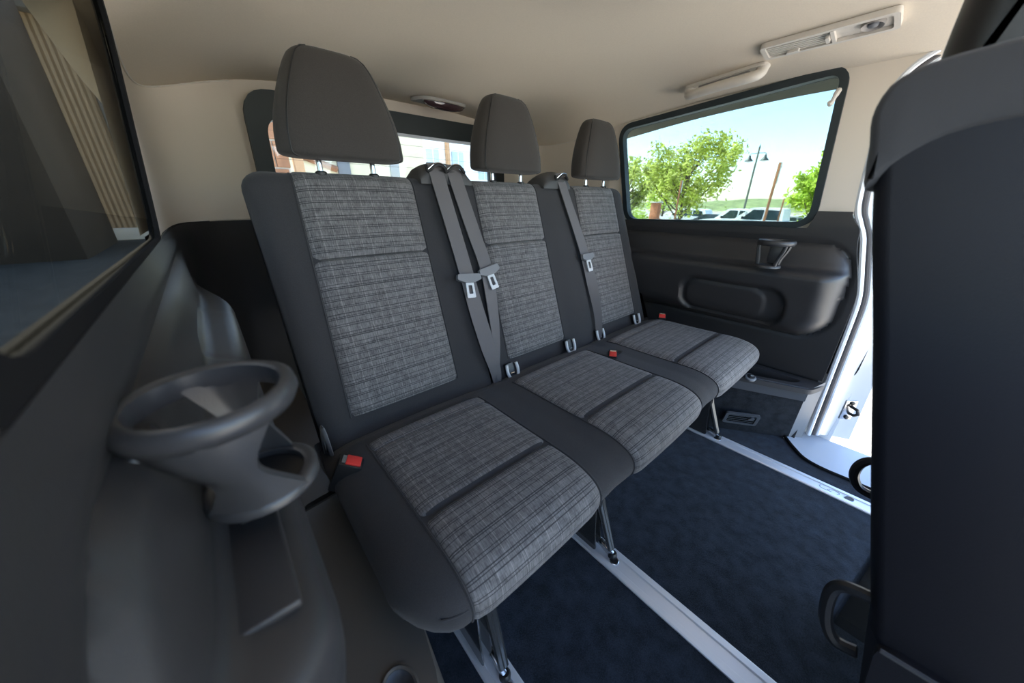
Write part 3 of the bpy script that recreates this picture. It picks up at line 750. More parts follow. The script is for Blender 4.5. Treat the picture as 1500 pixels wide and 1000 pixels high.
# --- headrests
def headrest(cx, w, y0=.990, lean=.10):
    zb, H = 1.038, .222; mb = MB(); n = 40; rings = []
    lv = [(0, .80, .70), (.012, .93, .88), (.03, .985, .97), (.06, 1, 1), (.22, .985, 1), (.40, .93, .97), (.58, .835, .92), (.74, .735, .84), (.86, .645, .75), (.93, .575, .64), (.975, .48, .50), (1.0, .34, .30)]
    def ring(k):
        hz, ws, ds = lv[k]; z = zb + H * hz; hw = w / 2 * ws; hd = .052 * ds; cy = y0 + lean * (hz - .2) * .2; out = []
        for j in range(n):
            a = 2 * PI * j / n; ca, sa = math.cos(a), math.sin(a); ex = .42
            # nearly flat front, tapered cheeks
            X = math.copysign(abs(ca) ** ex, ca); Y = math.copysign(abs(sa) ** .6, sa)
            if Y < 0: X *= 1 - .10 * (-Y) ** 2
            out.append((cx + hw * X, cy + hd * Y * (1.0 if Y < 0 else .9), z))
        return out
    K = len(lv); R = [ring(k) for k in range(K)]
    RS = []
    for i in range((K - 1) * 3 + 1):
        q = i / 3; a = min(int(q), K - 2); f = q - a
        g = lambda m: R[max(0, min(K - 1, m))]
        RS.append([Vector(g(a)[j]).lerp(Vector(g(a + 1)[j]), f) for j in range(n)])
    mb.grid(lambda i, j: RS[i][j], len(RS), n, cv=True); mb.f += [list(range(n))[::-1], [(len(RS) - 1) * n + j for j in range(n)]]
    h = obj('headrest', mb, M_HEADF, bench, sharp=75)
    md = h.modifiers.new('smooth', 'SMOOTH'); md.factor = .5; md.iterations = 4
    # seams where the front panel meets the cheeks
    for sx in (-1, 1):
        j = int(round((PI + (PI / 2 - .95)) / (2 * PI) * n)) if sx < 0 else int(round((2 * PI - (PI / 2 - .95)) / (2 * PI) * n))
        P = [RS[i][j % n] for i in range(2, len(RS) - 1)]
        c0 = Vector((cx, y0, 0)); P = [p + (Vector((p.x, p.y, 0)) - Vector((cx, y0, 0))).normalized() * -.0018 for p in P]
        obj('headrest_seam', MB().tube(P, .0022, 6), M_BLACK, h)
    for dx in (-.064, .064):
        po = obj('post', MB().tube([(cx + dx, y0 - .002, .93), (cx + dx, y0 + .004, 1.05)], .0065, 12), M_CHROME, bench, label='chrome headrest post')
        obj('post_sleeve', MB().lathe([(.013, 0), (.013, .006), (.009, .009)], (cx + dx, y0, 1.004), n=14), M_BLACK, po)
headrest(.312, .292); headrest(.842, .288); headrest(1.352, .288)

# --- floor brackets
def bracket(x):
    b = obj('front_bracket', MB(), M_STEEL, bench) if False else None
    mb = MB()
    for dx in (-.020, .006):
        mb.prism(roundpoly([(.44, .008), (.335, .008), (.345, .07), (.365, .35), (.47, .35)], .012, 3), lambda a, c, d: (x + d, a, c), dx, dx + .004)
    mb.box((x - .005, .42, .338), (.06, .10, .012), .003)
    b = obj('leg', mb, M_STEEL, bench, label='black steel floor bracket')
    for dx in (.012, .026):
        obj('strut', MB().tube([(x + dx, .392, .26), (x + dx * .9, .355, .14), (x + dx * .6, .305, .022)], .0085, 8), M_STEEL, b)
    obj('locking_loop', MB().tube(catmull([(x + .036, .405, .30), (x + .052, .375, .25), (x + .062, .365, .20), (x + .048, .360, .165), (x + .02, .362, .175)], 4), .0055, 8), M_STEEL, b)
    mb = MB(); mb.box((x + .004, .352, .318), (.056, .018, .062), .006); obj('pivot_plate', mb, M_BRIGHTST, b)
    mb = MB(); mb.lathe([(.013, 0), (.013, .010), (.009, .016)], (x + .008, .296, .003), n=14); obj('foot', mb, M_BLACK, b)
    obj('foot_lug', MB().box((x + .006, .318, .018), (.014, .05, .020), .004, 2, Matrix.Rotation(.35, 3, 'X')), M_BRIGHTST, b)
    # rear foot block
    mb = MB(); mb.box((x, .78, .165), (.04, .12, .33), .008); obj('leg', mb, M_STEEL, bench)
for x in (.239, .645, 1.452): bracket(x)
mb = MB(); mb.box((.81, .60, .326), (1.24, .36, .036), .012); obj('base_frame', mb, M_STEEL, bench)

# ------------------------------------------------------------------ cup holders
def cup(name, c, R, zt, zb_, Rb, off, label, m, arms, lip):
    cx, cy = c; t = thing(name, label, 'cup holder', (cx, cy, zb_), 'fold-out cup holders')
    n = 36; sec = [(-lip, .004), (-lip * .5, .0065), (0, .004), (.0015, -.004), (-.002, -.011), (-lip * .8, -.012), (-lip, -.004)]
    mb = MB(); mb.grid(lambda i, j: (cx + (R + sec[j][0]) * math.cos(2 * PI * i / n), cy + (R + sec[j][0]) * math.sin(2 * PI * i / n), zt + sec[j][1]), n, len(sec), True, True); obj('ring', mb, m, t, sharp=60)
    bx, by = cx + off[0], cy + off[1]
    sec2 = [(-.010, .003), (-.005, .005), (0, .002), (0, -.005), (-.006, -.007), (-.010, -.004)]
    mb = MB(); mb.grid(lambda i, j: (bx + (Rb + sec2[j][0]) * math.cos(2 * PI * i / n), by + (Rb + sec2[j][0]) * math.sin(2 * PI * i / n), zb_ + sec2[j][1]), n, len(sec2), True, True); obj('base_ring', mb, m, t, sharp=60)
    mb = MB(); mb.lathe([(Rb - .008, 0), (Rb - .008, .002)], (bx, by, zb_ - .004), n=28); obj('base_mat', mb, M_BLACK, t)
    for k, (a, wt, wm, wb) in enumerate(arms):
        P0 = Vector((cx + (R - .004) * math.cos(a), cy + (R - .004) * math.sin(a), zt - .004)); P3 = Vector((bx + (Rb - .004) * math.cos(a), by + (Rb - .004) * math.sin(a), zb_))
        P = bez(P0, P0 + Vector((0, 0, -.03)) + (P3 - P0) * .15, P3 + Vector((0, 0, .03)) - (P3 - P0) * .1, P3, 12)
        tv = Vector((-math.sin(a), math.cos(a), 0)); rad = Vector((math.cos(a), math.sin(a), 0)); vs = []
        for i, p in enumerate(P):
            q = i / 12; w = (wt * (1 - q) ** 2 + 2 * wm * q * (1 - q) + wb * q * q) / 2
            bend = [(-1, -w * w / (2 * R)), (-.5, -w * w / (8 * R) + .002), (0, .0035), (.5, -w * w / (8 * R) + .002), (1, -w * w / (2 * R))]
            vs += [p + tv * w * s_ + rad * b_ for s_, b_ in bend] + [p + tv * w * s_ + rad * (b_ - .006) for s_, b_ in bend[::-1]]
        mb = MB(); mb.add(vs, [(i * 10 + j, i * 10 + (j + 1) % 10, i * 10 + 10 + (j + 1) % 10, i * 10 + 10 + j) for i in range(12) for j in range(10)] + [list(range(10)), [120 + j for j in range(10)]])
        obj('arm', mb, m, t, sharp=60)
    return t
M_CUP = mat('charcoal cup holder plastic', (.040, .040, .042), .33, bump=.12, bscale=900)
aw = math.radians
cn = cup('cup_holder', (-.026, .280), .0495, .826, .744, .039, (.012, .006), 'large charcoal cup holder in the left foreground folded out over the ledge', M_CUP, [(aw(-100), .075, -.012, .062), (aw(80), .05, .0, .045)], .009)
mb = MB(); mb.box((-.066, .292, .775), (.016, .05, .075), .006); [setattr(v, 'y', v.y - .012) for v in mb.v]; obj('hinge_block', mb, M_CUP, cn)
cf = cup('cup_holder', (1.512, .308), .056, .822, .738, .040, (.0, .006), 'small-looking charcoal cup holder on the far trim ledge below the window', M_CUP, [(aw(230), .012, .012, .012), (aw(-52), .012, .012, .012), (aw(90), .02, .02, .02)], .008)
mb = MB(); mb.box((1.556, .308, .78), (.03, .04, .07), .006); obj('hinge_block', mb, M_CUP, cf)

# ------------------------------------------------------------------ ceiling fittings
def cframe(x, y, rz=0, lift=.006):
    n = ceil_n(x, y); ty = Vector((0, 1, 0)); ty = (ty - n * ty.dot(n)).normalized(); tx = ty.cross(n).normalized()
    if tx.x < 0: tx = -tx
    c, s = math.cos(rz), math.sin(rz); n0 = n; tx, ty = tx * c + ty * s, ty * c - tx * s
    O = Vector((x, y, ceil_z(x, y))) + n * lift; return lambda a, b, d: O + tx * a + ty * b + n * d
f = cframe(1.418, .322, 0)
cc = thing('ceiling_console', 'cream ceiling console with a slatted air outlet and reading lamp over the doorway', 'air vent', f(0, 0, 0))
out = roundpoly([(-.042, -.148), (.042, -.148), (.040, .142), (-.036, .142)], .012, 4)
def rect(a0, a1, b0, b1, r=.004): return roundpoly([(a0, b0), (a1, b0), (a1, b1), (a0, b1)], r, 4)
obj('bezel', MB().ring(out, rect(-.030, .032, -.136, .130, .008), f, -.004, .010), M_CREAM, cc)
obj('outlet_backing', MB().prism(rect(-.030, .032, -.02, .130), f, .0, .001), M_DARK, cc)
for k in range(6):
    a = -.026 + k * .0096; obj('slat', MB().prism([(a, -.012), (a + .0058, -.012), (a + .0058, .128), (a, .128)], f, .001, .0065), M_CREAM, cc)
obj('lamp_tray', MB().prism(rect(-.030, .032, -.136, -.024), f, .0, .002), M_CREAM, cc)
obj('divider', MB().prism(rect(-.030, .032, -.026, -.018, .002), f, .0, .011), M_CREAM, cc)
obj('thumb_wheel', MB().prism(rect(-.014, .014, -.016, -.008, .003), f, .004, .016), M_CREAM, cc)
obj('outlet_tab', MB().prism(rect(.020, .030, .055, .085, .004), f, .004, .013), M_CREAM, cc)
lb = obj('reading_lamp', MB().lathe([(.024, 0), (.022, .008), (.014, .004), (.012, .001)], f(-.002, -.098, .002), ceil_n(1.405, .318)), mat('taupe lamp plastic', (.36, .33, .30), .4), cc, label='round swivelling reading lamp')
obj('lamp_lens', MB().lathe([(.012, 0), (.010, .006), (.004, .009)], f(-.002, -.098, .003), ceil_n(1.405, .318), 16), M_GREY, lb)
# grab handle
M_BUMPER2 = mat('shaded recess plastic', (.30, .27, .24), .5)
gh = thing('grab_handle', 'cream grab handle with a coat hook on the headliner above the far window', 'handle', (1.52, .59, ceil_z(1.52, .59)))
g = cframe(1.515, .600, math.radians(-6))
obj('mount', MB().prism(roundpoly([(-.02, -.135), (.02, -.135), (.02, .135), (-.02, .135)], .018, 5), g, -.004, .006), M_CREAM, gh)
P = [g(0, -.120, .0), g(-.004, -.118, .022), g(-.016, -.090, .032), g(-.020, 0, .033), g(-.016, .090, .032), g(-.004, .118, .022), g(0, .120, .0)]
obj('grip', MB().tube(catmull(P, 6), [.017] * 3 + [.0145] * 31 + [.017] * 3, 10, flat=(1.0, 1.15)), M_CREAM, gh, sharp=60)
obj('grip_recess', MB().prism(rect(-.012, .012, -.085, .085, .008), g, .005, .0075), M_BUMPER2, gh)
obj('coat_hook', MB().tube(catmull([g(0, -.05, .006), g(.010, -.052, .022), g(.018, -.052, .026)], 4), .005, 8), M_CREAM, gh)
obj('hinge_spring', MB().box(g(.004, .02, .012), (.010, .03, .006), .002), M_CHROME, gh)
# rear dome lamp
f = cframe(.955, 1.60, 0)
dl = thing('dome_lamp', 'oval smoked dome lamp in a pale frame on the headliner above the tailgate', 'lamp', f(0, 0, 0))
obj('base', MB().prism(roundpoly([(-.135, .045), (.12, .045), (.13, -.035), (-.09, -.035)], .03, 5), f, -.003, .010), mat('grey beige lamp base', (.36, .35, .32), .5), dl)
mb = MB(); rings = [(1, .010), (.96, .020), (.8, .028), (.5, .033), (.15, .035)]
mb.grid(lambda i, j: f(.015 + .105 * rings[j][0] * math.cos(2 * PI * i / 32), -.012 + .030 * rings[j][0] * math.sin(2 * PI * i / 32), rings[j][1]), 32, 5, cu=True); mb.f.append([i * 5 + 4 for i in range(32)])
obj('lens', mb, M_LENS, dl)
obj('lens_rim', MB().tube([f(.015 + .107 * math.cos(q), -.012 + .032 * math.sin(q), .011) for q in [2 * PI * i / 32 for i in range(32)]], .003, 6, closed=True), M_CHROME, dl)
# coat hook on far pillar
ck = thing('coat_hook', 'small cream coat hook at the top front corner of the far window', 'hook', (1.615, .288, 1.25))
obj('hook', MB().tube(catmull([(1.626, .284, 1.282), (1.612, .288, 1.272), (1.606, .292, 1.252), (1.610, .296, 1.240), (1.600, .298, 1.246)], 5), [.008] * 8 + [.006] * 13, 8), M_CREAM, ck)
obj('hook_base', MB().box((1.626, .284, 1.276), (.012, .022, .026), .004), M_CREAM, ck)
# square cap on far rear corner
mb = MB(); mb.box((1.545, 1.66, 1.235), (.05, .006, .045), .003, 2, Matrix.Rotation(math.radians(38), 3, 'Z')); obj('trim_cap', mb, M_BEIGE, None, label='small square beige trim cap on the far rear corner pillar', category='cap')

# ------------------------------------------------------------------ front seat at the right edge
fs_ = thing('front_seat', 'large dark front seat seen close up from behind at the right edge', 'seat', (.72, -.2, 0))
prof = [(.048, 1.000), (.055, 1.030), (.044, 1.052), (.0, 1.060), (-.07, 1.062), (-.115, 1.04), (-.135, .98), (-.22, .70), (-.285, .47), (-.24, .40), (-.16, .40), (-.112, .455), (-.104, .483), (-.050, .662), (-.005, .816), (.030, .93)]
PFS = Prof([(v.x, v.y) for v in catmull([(a, b, 0) for a, b in prof], 4, closed=True)], .01)
PANEL = body(PFS, .492, .960, .022, .030, .014, 20)
obj('seat_back', PANEL, M_SEATBACK, fs_, sharp=60)
# upholstered cap over the top, wrapping the corner
capp = [v for v in PFS.p if v.y > .985 + .0 and v.y > 0]
cap = [(.0445, .962), (.0525, 1.0), (.0585, 1.030), (.046, 1.056), (.0, 1.066), (-.07, 1.068), (-.119, 1.041), (-.130, 1.012), (-.08, 1.008), (-.03, 1.008), (.005, 1.000), (.027, .983)]
PCAP = Prof([(v.x, v.y) for v in catmull([(a, b, 0) for a, b in cap], 3, closed=True)], .008)
obj('upholstered_cap', body(PCAP, .489, .965, .020, .020, .008, 16), M_GREYFAB, fs_, sharp=60, label='charcoal cloth cap over the top of the seat back')
# headrest
prf = [(.028, 1.055), (.036, 1.09), (.034, 1.20), (.02, 1.27), (-.02, 1.29), (-.06, 1.26), (-.075, 1.18), (-.07, 1.07), (-.02, 1.05)]
PH = Prof([(v.x, v.y) for v in catmull([(a, b, 0) for a, b in prf], 4, closed=True)], .008)
obj('headrest', body(PH, .60, .86, .05, .05, .03, 12), M_BLACK, fs_, sharp=60)
for dx in (.67, .79): obj('post', MB().tube([(dx, -.02, 1.04), (dx, -.02, 1.10)], .007, 10), M_CHROME, fs_)
# seat base
mb = MB(); mb.box((.73, -.36, .36), (.47, .44, .16), .04, 4); obj('seat_cushion', mb, M_SEATBACK, fs_)
mb = MB(); mb.prism(roundpoly([(-.118, .462), (-.145, .28), (-.19, .10), (-.40, .10), (-.45, .44), (-.3, .475)], .02, 3), lambda a, b, d: (d, a, b), .484, .498); obj('side_cover', mb, M_SEATBACK, fs_)
mb = MB(); mb.tube(catmull([(.482, -.122, .458), (.482, -.20, .465), (.482, -.3, .47)], 4), .003, 6); obj('cover_edge', mb, M_GREYFAB, fs_)
for x in (.53, .93):
    mb = MB(); mb.box((x, -.30, .14), (.05, .30, .26), .01); obj('leg', mb, M_STEEL, fs_)
obj('release_handle', MB().tube(catmull([(.508, -.100, .500), (.508, -.076, .492), (.508, -.070, .470), (.508, -.078, .425), (.508, -.094, .400), (.508, -.115, .405)], 5), .0075, 8), M_BLACK, fs_)
obj('release_handle', MB().tube(catmull([(.955, -.115, .435), (.955, -.088, .440), (.955, -.074, .420), (.955, -.074, .390), (.955, -.090, .365), (.955, -.12, .36)], 5), .009, 8), M_BLACK, fs_)

# ------------------------------------------------------------------ open sliding door outside the far wall
sd = thing('sliding_door', 'white sliding side door standing open outside the far window', 'door', (1.86, .5, 0))
so = roundpoly([(1.36, .78), (-.03, .78), (-.02, 1.20), (.03, 1.38), (.10, 1.43), (1.36, 1.43)], [.02, .02, .05, .05, .05, .02], 4)
si = roundpoly([(1.31, .83), (.10, .83), (.12, 1.22), (.15, 1.345), (.2, 1.385), (1.31, 1.385)], [.04, .04, .03, .03, .03, .04], 4)
mpD = lambda a, b, d: (1.80 - .06 * max(0, b - .88) + d, a, b)
obj('window_frame', MB().ring(so, si, mpD, 0, .04), M_DARK, sd)
obj('pane', MB().prism(si, mpD, .018, .022), M_GL_REAR, sd)
obj('lower_panel', MB().prism(roundpoly([(-.03, -.15), (1.36, -.15), (1.36, .80), (-.03, .80)], .03, 4), lambda a, b, d: (1.80 + d, a, b), .01, .06), M_WHITEP, sd)
obj('inner_trim', MB().prism(roundpoly([(-.02, .30), (1.34, .30), (1.34, .80), (-.02, .80)], .05, 4), lambda a, b, d: (1.80 + d, a, b), -.012, .012), M_DARK, sd)
obj('door_handle', MB().box((1.782, .02, .88), (.02, .05, .10), .008, 3), M_BLACK, sd)
obj('armrest', MB().box((1.78, .2, .62), (.035, .35, .05), .015, 3), M_DARK, sd)

# ------------------------------------------------------------------ outdoors
random.seed(7)
M_CONC = mat('pale concrete', (.66, .60, .51), .9, bump=.3, bscale=20, var=.12, vscale=2)
M_ASPH = mat('asphalt', (.34, .33, .31), .9, bump=.3, bscale=40, var=.2, vscale=3)
def gz(x, y):
    return -.55 - .92 * sm((x - 6) / 30)
mb = MB(); mb.grid(lambda i, j: ((lambda x, y: (x, y, gz(x, y)))(-40 + 140 * i / 56, -40 + 140 * j / 40)), 57, 41)
struct('ground', mb, M_ASPH, 'grey paved parking lot around the van', loc=(0, 0, 0))
mb = MB(); mb.prism([(-.02, -5), (7.5, -5), (7.5, 5), (-.02, 5)], lambda a, b, d: (a, b, d - .04 * sm((a - 6) / 1.5)), -.60, -.535)
struct('pavement', mb, M_CONC, 'sunlit pale concrete apron under the van')

mb = MB(); mb.prism([(-12, -5), (-.05, -5), (-.05, 19.6), (-12, 19.6)], lambda a, b, d: (a, b, d), -.60, -.540)  # near-side ground: building shadow put into a darker asphalt colour
struct('ground_shade_patch', mb, mat('asphalt in painted shade', (.055, .055, .052), .9, bump=.3, bscale=40, var=.25, vscale=3), 'asphalt strip coloured dark to stand for building shade beside the near wall of the van')

# hill
M_HILL = mat('scrub hillside', (.16, .20, .07), .95, var=.5, vscale=.35)
mb = MB(); NI, NJ = 90, 10
def hl(i, j):
    y = -60 + 240 * i / (NI - 1); x = 150 + 18 * j; h = (.8 + 3.4 * sm((95 - abs(y - 22)) / 60) + .5 * math.sin(y * .13) + .35 * math.sin(y * .41 + 1)) * (j / 4 if j < 4 else 1)
    return (x, y, -2.2 + 1.2 * min(1, j / 2) + h * .75 + .3 * random.random())
mb.grid(hl, NI, NJ); struct('hill', mb, M_HILL, 'low green wooded hill on the horizon beyond the parking lot')

M_BARK = mat('bark', (.12, .09, .065), .9, bump=.5, bscale=40)
M_LEAF = mat('green leaves', (.46, .52, .09), .7, var=.5, vscale=1.6)
M_LEAF2 = mat('bright green leaves', (.42, .56, .05), .7, var=.4, vscale=1.6)
for m in (M_LEAF, M_LEAF2):
    nt = m.node_tree; b = nt.nodes['Principled BSDF']; tl = nt.nodes.new('ShaderNodeBsdfTranslucent'); mx = nt.nodes.new('ShaderNodeMixShader'); mx.inputs[0].default_value = .45
    nt.links.new(b.inputs['Base Color'].links[0].from_socket, tl.inputs[0]); nt.links.new(b.outputs[0], mx.inputs[1]); nt.links.new(tl.outputs[0], mx.inputs[2]); nt.links.new(mx.outputs[0], nt.nodes['Material Output'].inputs[0])
def tree(x, y, h, w, nleaf, label, ml, dens=1, seed=1, leaf=.24, low=.08):
    rnd = random.Random(seed); z0 = gz(x, y)
    t = thing('tree', label, 'tree', (x, y, z0), 'trees across the parking lot')
    tr = MB(); tips = []
    tr.tube([(x, y, z0), (x + .05, y - .03, z0 + h * .25), (x, y, z0 + h * .5), (x + .05, y + .05, z0 + h * .78)], [.13, .10, .07, .025], 7)
    for k in range(26):
        a = rnd.random() * 2 * PI; b0 = h * (low + .05 + .5 * rnd.random()); ln = (w * .5) * (.5 + .6 * rnd.random()); up = .45 + 1.1 * rnd.random()
        p0 = Vector((x, y, z0 + b0)); p1 = p0 + Vector((math.cos(a) * ln * .5, math.sin(a) * ln * .5, ln * .4 * up)); p2 = p0 + Vector((math.cos(a) * ln, math.sin(a) * ln, ln * up))
        if p2.z > z0 + h: p2.z = z0 + h * (.85 + .15 * rnd.random())
        tr.tube([p0, p1, p2], [.045, .03, .01], 5); tips.append((p1, p2))
    tips.append((Vector((x, y, z0 + h * .6)), Vector((x, y, z0 + h)))); tips.append((Vector((x, y + w * .1, z0 + h * .6)), Vector((x, y + w * .12, z0 + h * .93))))
    obj('trunk', tr, M_BARK, t)
    lf = MB(); vs = []; fs = []
    for k in range(nleaf):
        p1, p2 = rnd.choice(tips); q = rnd.random() ** .7; c = p1.lerp(p2, q); sp = w * .075 * (1.25 - .75 * q)
        c = c + Vector((rnd.gauss(0, sp), rnd.gauss(0, sp), rnd.gauss(0, sp * .9)))
        a = Vector((rnd.gauss(0, 1), rnd.gauss(0, 1), rnd.gauss(0, 1))).normalized(); b = a.orthogonal().normalized(); s = leaf * 1.15 * (.6 + .8 * rnd.random())
        i = len(vs); vs += [c + a * s * .5, c + b * s * .27, c - a * s * .5, c - b * s * .27]; fs.append((i, i + 1, i + 2, i + 3))
    lf.add(vs, fs); o = obj('foliage', lf, ml, t); o['kind'] = 'stuff'
tree(22.5, 9.9, 5.35, 4.7, 7000, 'large loose green tree filling the left half of the far window', M_LEAF, seed=3, leaf=.19)
tree(26, 15.9, 5.2, 4.4, 4500, 'green tree cut off by the left edge of the far window', M_LEAF, seed=5)
tree(40, 19.6, 6.6, 5.5, 3500, 'slender pale green tree behind the large one', M_LEAF2, seed=9)
tree(31.0, 4.45, 5.9, 3.9, 5000, 'bright yellow-green tree at the right edge of the far window', M_LEAF2, seed=12, low=.05)
rb = random.Random(4); sh = MB(); vs = []; fs = []
for k in range(1500):
    a = Vector((rb.gauss(0, 1), rb.gauss(0, 1), rb.gauss(0, 1))).normalized(); c = Vector((19, 10.75, gz(19, 10.75) + .6)) + Vector((a.x * .75, a.y * .75, a.z * .95)) * rb.random() ** .4
    d = Vector((rb.gauss(0, 1), rb.gauss(0, 1), rb.gauss(0, 1))).normalized(); b = d.orthogonal().normalized(); i = len(vs); vs += [c + d * .07, c + b * .04, c - d * .07, c - b * .04]; fs.append((i, i + 1, i + 2, i + 3))
sh.add(vs, fs); o = obj('shrub', sh, M_LEAF2, None, label='low leafy shrub in the lower left corner of the far window', category='shrub')

# street lamp
M_POST = mat('green grey painted post', (.16, .17, .13), .6); M_LAMPG = mat('dark green lamp metal', (.03, .05, .045), .5)
lx, ly = 40, 11.5; lz = gz(lx, ly)
lp = thing('street_lamp', 'tall two-headed street lamp standing beyond the parked trucks', 'street lamp', (lx, ly, lz))
obj('post', MB().tube([(lx, ly, lz), (lx, ly, 3), (lx, ly, 5.5)], [.10, .085, .07], 10), M_POST, lp)
obj('finial', MB().lathe([(.05, 0), (.08, .1), (.04, .25), (.01, .42)], (lx, ly, 5.45), n=10), M_LAMPG, lp)
obj('crossarm', MB().tube(catmull([(lx, ly - .62, 4.86), (lx, ly - .58, 5.08), (lx, ly, 5.10), (lx, ly + .58, 5.08), (lx, ly + .62, 4.86)], 4), .03, 6), M_LAMPG, lp)
for s in (-1, 1):
    hd = obj('lamp_shade', MB().lathe([(.07, .34), (.09, .30), (.14, .12), (.30, -.06), (.38, -.14), (.34, -.14)], (lx, ly + s * .62, 4.62), n=14), M_LAMPG, lp)
    obj('lamp_glass', MB().lathe([(.26, 0), (.2, -.06), (.05, -.1)], (lx, ly + s * .62, 4.49), n=12), M_WHITEPL, hd)
# sign posts
M_RUST = mat('rusty sign post', (.33, .14, .06), .8, var=.3, vscale=6)
def sign(x, y, zt, plate, label, tilt=0):
    z0 = gz(x, y); t = thing('sign_post', label, 'sign post', (x, y, z0), 'steel sign posts')
    obj('post', MB().box((x, y, (z0 + zt) / 2), (.055, .07, zt - z0), .01), M_RUST, t)
    if plate:
        w, h = plate; rot = Matrix.Rotation(math.radians(tilt), 3, 'Z')
        pp = obj('sign_plate', MB().box((x + .06, y - .04, zt - h / 2), (w, .012, h), .004, 2, rot), M_SIGNB, t)
        for dz in (.1, -.1): obj('bolt', MB().lathe([(.02, 0), (.02, .02)], (x + .03, y - .05, zt - h / 2 + dz * h * 3), (0, -1, 0), 8), M_BRIGHTST, pp)
M_SIGNB = mat('bare aluminium sign back', (.52, .54, .50), .5)
sign(18, 8.12, 1.90, (.40, .55), 'rusty sign post with a small plate in front of the large green tree', 20)
sign(14, 3.36, 2.10, (.50, .62), 'taller rusty sign post standing before the parked white pickup', 12)
sign(24, 5.12, 1.15, None, 'short rusty post without a plate beside the yellow-green tree')

# vehicles
M_CARW = mat('white car paint', (.86, .87, .86), .3, coat=.4); M_CARG = mat('dark grey car paint', (.05, .06, .07), .3, coat=.4); M_CARS = mat('silver grey car paint', (.30, .33, .36), .3, coat=.4)
M_CGLASS = mat('car glass', (.03, .05, .055), .05); M_TYRE = mat('tyre', (.02, .02, .02), .8); M_HEADL2 = mat('amber lamp', (.6, .2, .03), .3)
def vehicle(name, x, y, kind, paint, label, cat):
    z0 = gz(x, y); t = thing(name, label, cat, (x, y, z0), 'vehicles parked across the lot'); W = .95
    if kind == 'pickup':
        bodyp = [(-2.85, .5), (-2.85, 1.12), (-.98, 1.14), (1.30, 1.18), (2.35, 1.10), (2.75, 1.0), (2.82, .5)]
        cab = [(-1.0, 1.12), (-.93, 1.80), (-.75, 1.88), (.55, 1.90), (.75, 1.86), (1.55, 1.17)]
        wins = [[(-.82, 1.22), (-.78, 1.74), (-.08, 1.78), (-.08, 1.22)], [(.02, 1.22), (.02, 1.78), (.58, 1.78), (1.08, 1.26), (1.08, 1.22)]]
        ws = [(.80, 1.84), (1.48, 1.21)]; wh_ = (-1.75, 1.85)
    elif kind == 'suv':
        bodyp = [(-2.3, .45), (-2.35, 1.05), (1.2, 1.1), (2.1, 1.02), (2.35, .9), (2.35, .45)]
        cab = [(-2.3, 1.05), (-2.0, 1.72), (-1.7, 1.78), (.45, 1.80), (.62, 1.76), (1.45, 1.09)]
        wins = [[(-1.95, 1.15), (-1.75, 1.62), (-.95, 1.66), (-.95, 1.15)], [(-.85, 1.15), (-.85, 1.66), (-.1, 1.68), (-.1, 1.15)], [(0, 1.15), (0, 1.68), (.5, 1.68), (1.05, 1.2), (1.05, 1.15)]]
        ws = [(.68, 1.74), (1.38, 1.13)]; wh_ = (-1.4, 1.5)
    else:
        bodyp = [(-2.2, .4), (-2.25, .85), (-1.6, .95), (1.1, .95), (2.0, .85), (2.25, .7), (2.25, .4)]
        cab = [(-1.7, .93), (-1.0, 1.38), (-.7, 1.43), (.25, 1.44), (.45, 1.40), (1.3, .94)]
        wins = [[(-1.2, 1.0), (-.85, 1.32), (-.2, 1.36), (-.2, 1.0)], [(-.1, 1.0), (-.1, 1.36), (.3, 1.36), (.9, 1.0)]]
        ws = [(.50, 1.38), (1.22, .98)]; wh_ = (-1.35, 1.4)
    mp = lambda a, b, d: (x + d * (1 - .16 * max(0, b - 1.1)), y + a, z0 + b)
    obj('body', MB().prism(roundpoly(bodyp, .08, 3), mp, -W, W), paint, t, sharp=25)
    cb = obj('cab', MB().prism(roundpoly(cab, .08, 3), mp, -W + .06, W - .06), paint, t, sharp=25)
    for w in wins:
        for s in (-1, 1):
            obj('window', MB().prism(roundpoly(w, .05, 2), mp, s * (W - .055), s * (W - .045)), M_CGLASS, cb)
    (a0, b0), (a1, b1) = ws
    mb = MB(); nv = Vector((0, b0 - b1, a1 - a0)).normalized() * .012
    vv = [Vector((x + s * k, y + a, z0 + b)) for s, k, a, b in ((-1, .68, a0, b0), (1, .68, a0, b0), (1, .80, a1, b1), (-1, .80, a1, b1))]
    mb.add([v + nv * .2 for v in vv] + [v + nv for v in vv], [(0, 1, 2, 3), (4, 5, 6, 7), (0, 1, 5, 4), (1, 2, 6, 5), (2, 3, 7, 6), (3, 0, 4, 7)]); obj('windscreen', mb, M_CGLASS, cb)
    r = .38 if kind != 'car' else .32
    for wy in wh_:
        for s in (-1, 1):
            w = obj('wheel', MB().lathe([(r * .6, -.11), (r * .95, -.11), (r, -.06), (r, .06), (r * .95, .11), (r * .6, .11)], (x + s * .86, y + wy, z0 + r), (1, 0, 0), 18), M_TYRE, t)
            obj('hub_cap', MB().lathe([(r * .6, 0), (r * .5, .02), (.03, .03)], (x + s * .965, y + wy, z0 + r), (s, 0, 0), 12), M_BRIGHTST, w)
    for s in (-1, 1):
        obj('mirror', MB().box((x + s * (W + .08), y + (1.0 if kind != 'car' else .75), z0 + b1 + .10), (.20, .08, .16), .02), M_BLACK if kind == 'pickup' else paint, t)
    obj('marker_lamp', MB().box((x - W - .002, y + bodyp[-2][0] - .12, z0 + bodyp[-2][1] - .12), (.02, .12, .08), .005), M_HEADL2, t)
    return t
vehicle('pickup_truck', 26, 6.15, 'pickup', M_CARW, 'white crew-cab pickup parked nearest, right of the lamp post', 'pickup')
vehicle('pickup_truck', 31, 9.0, 'pickup', M_CARW, 'white pickup parked farther back, left of the lamp post foot', 'pickup')
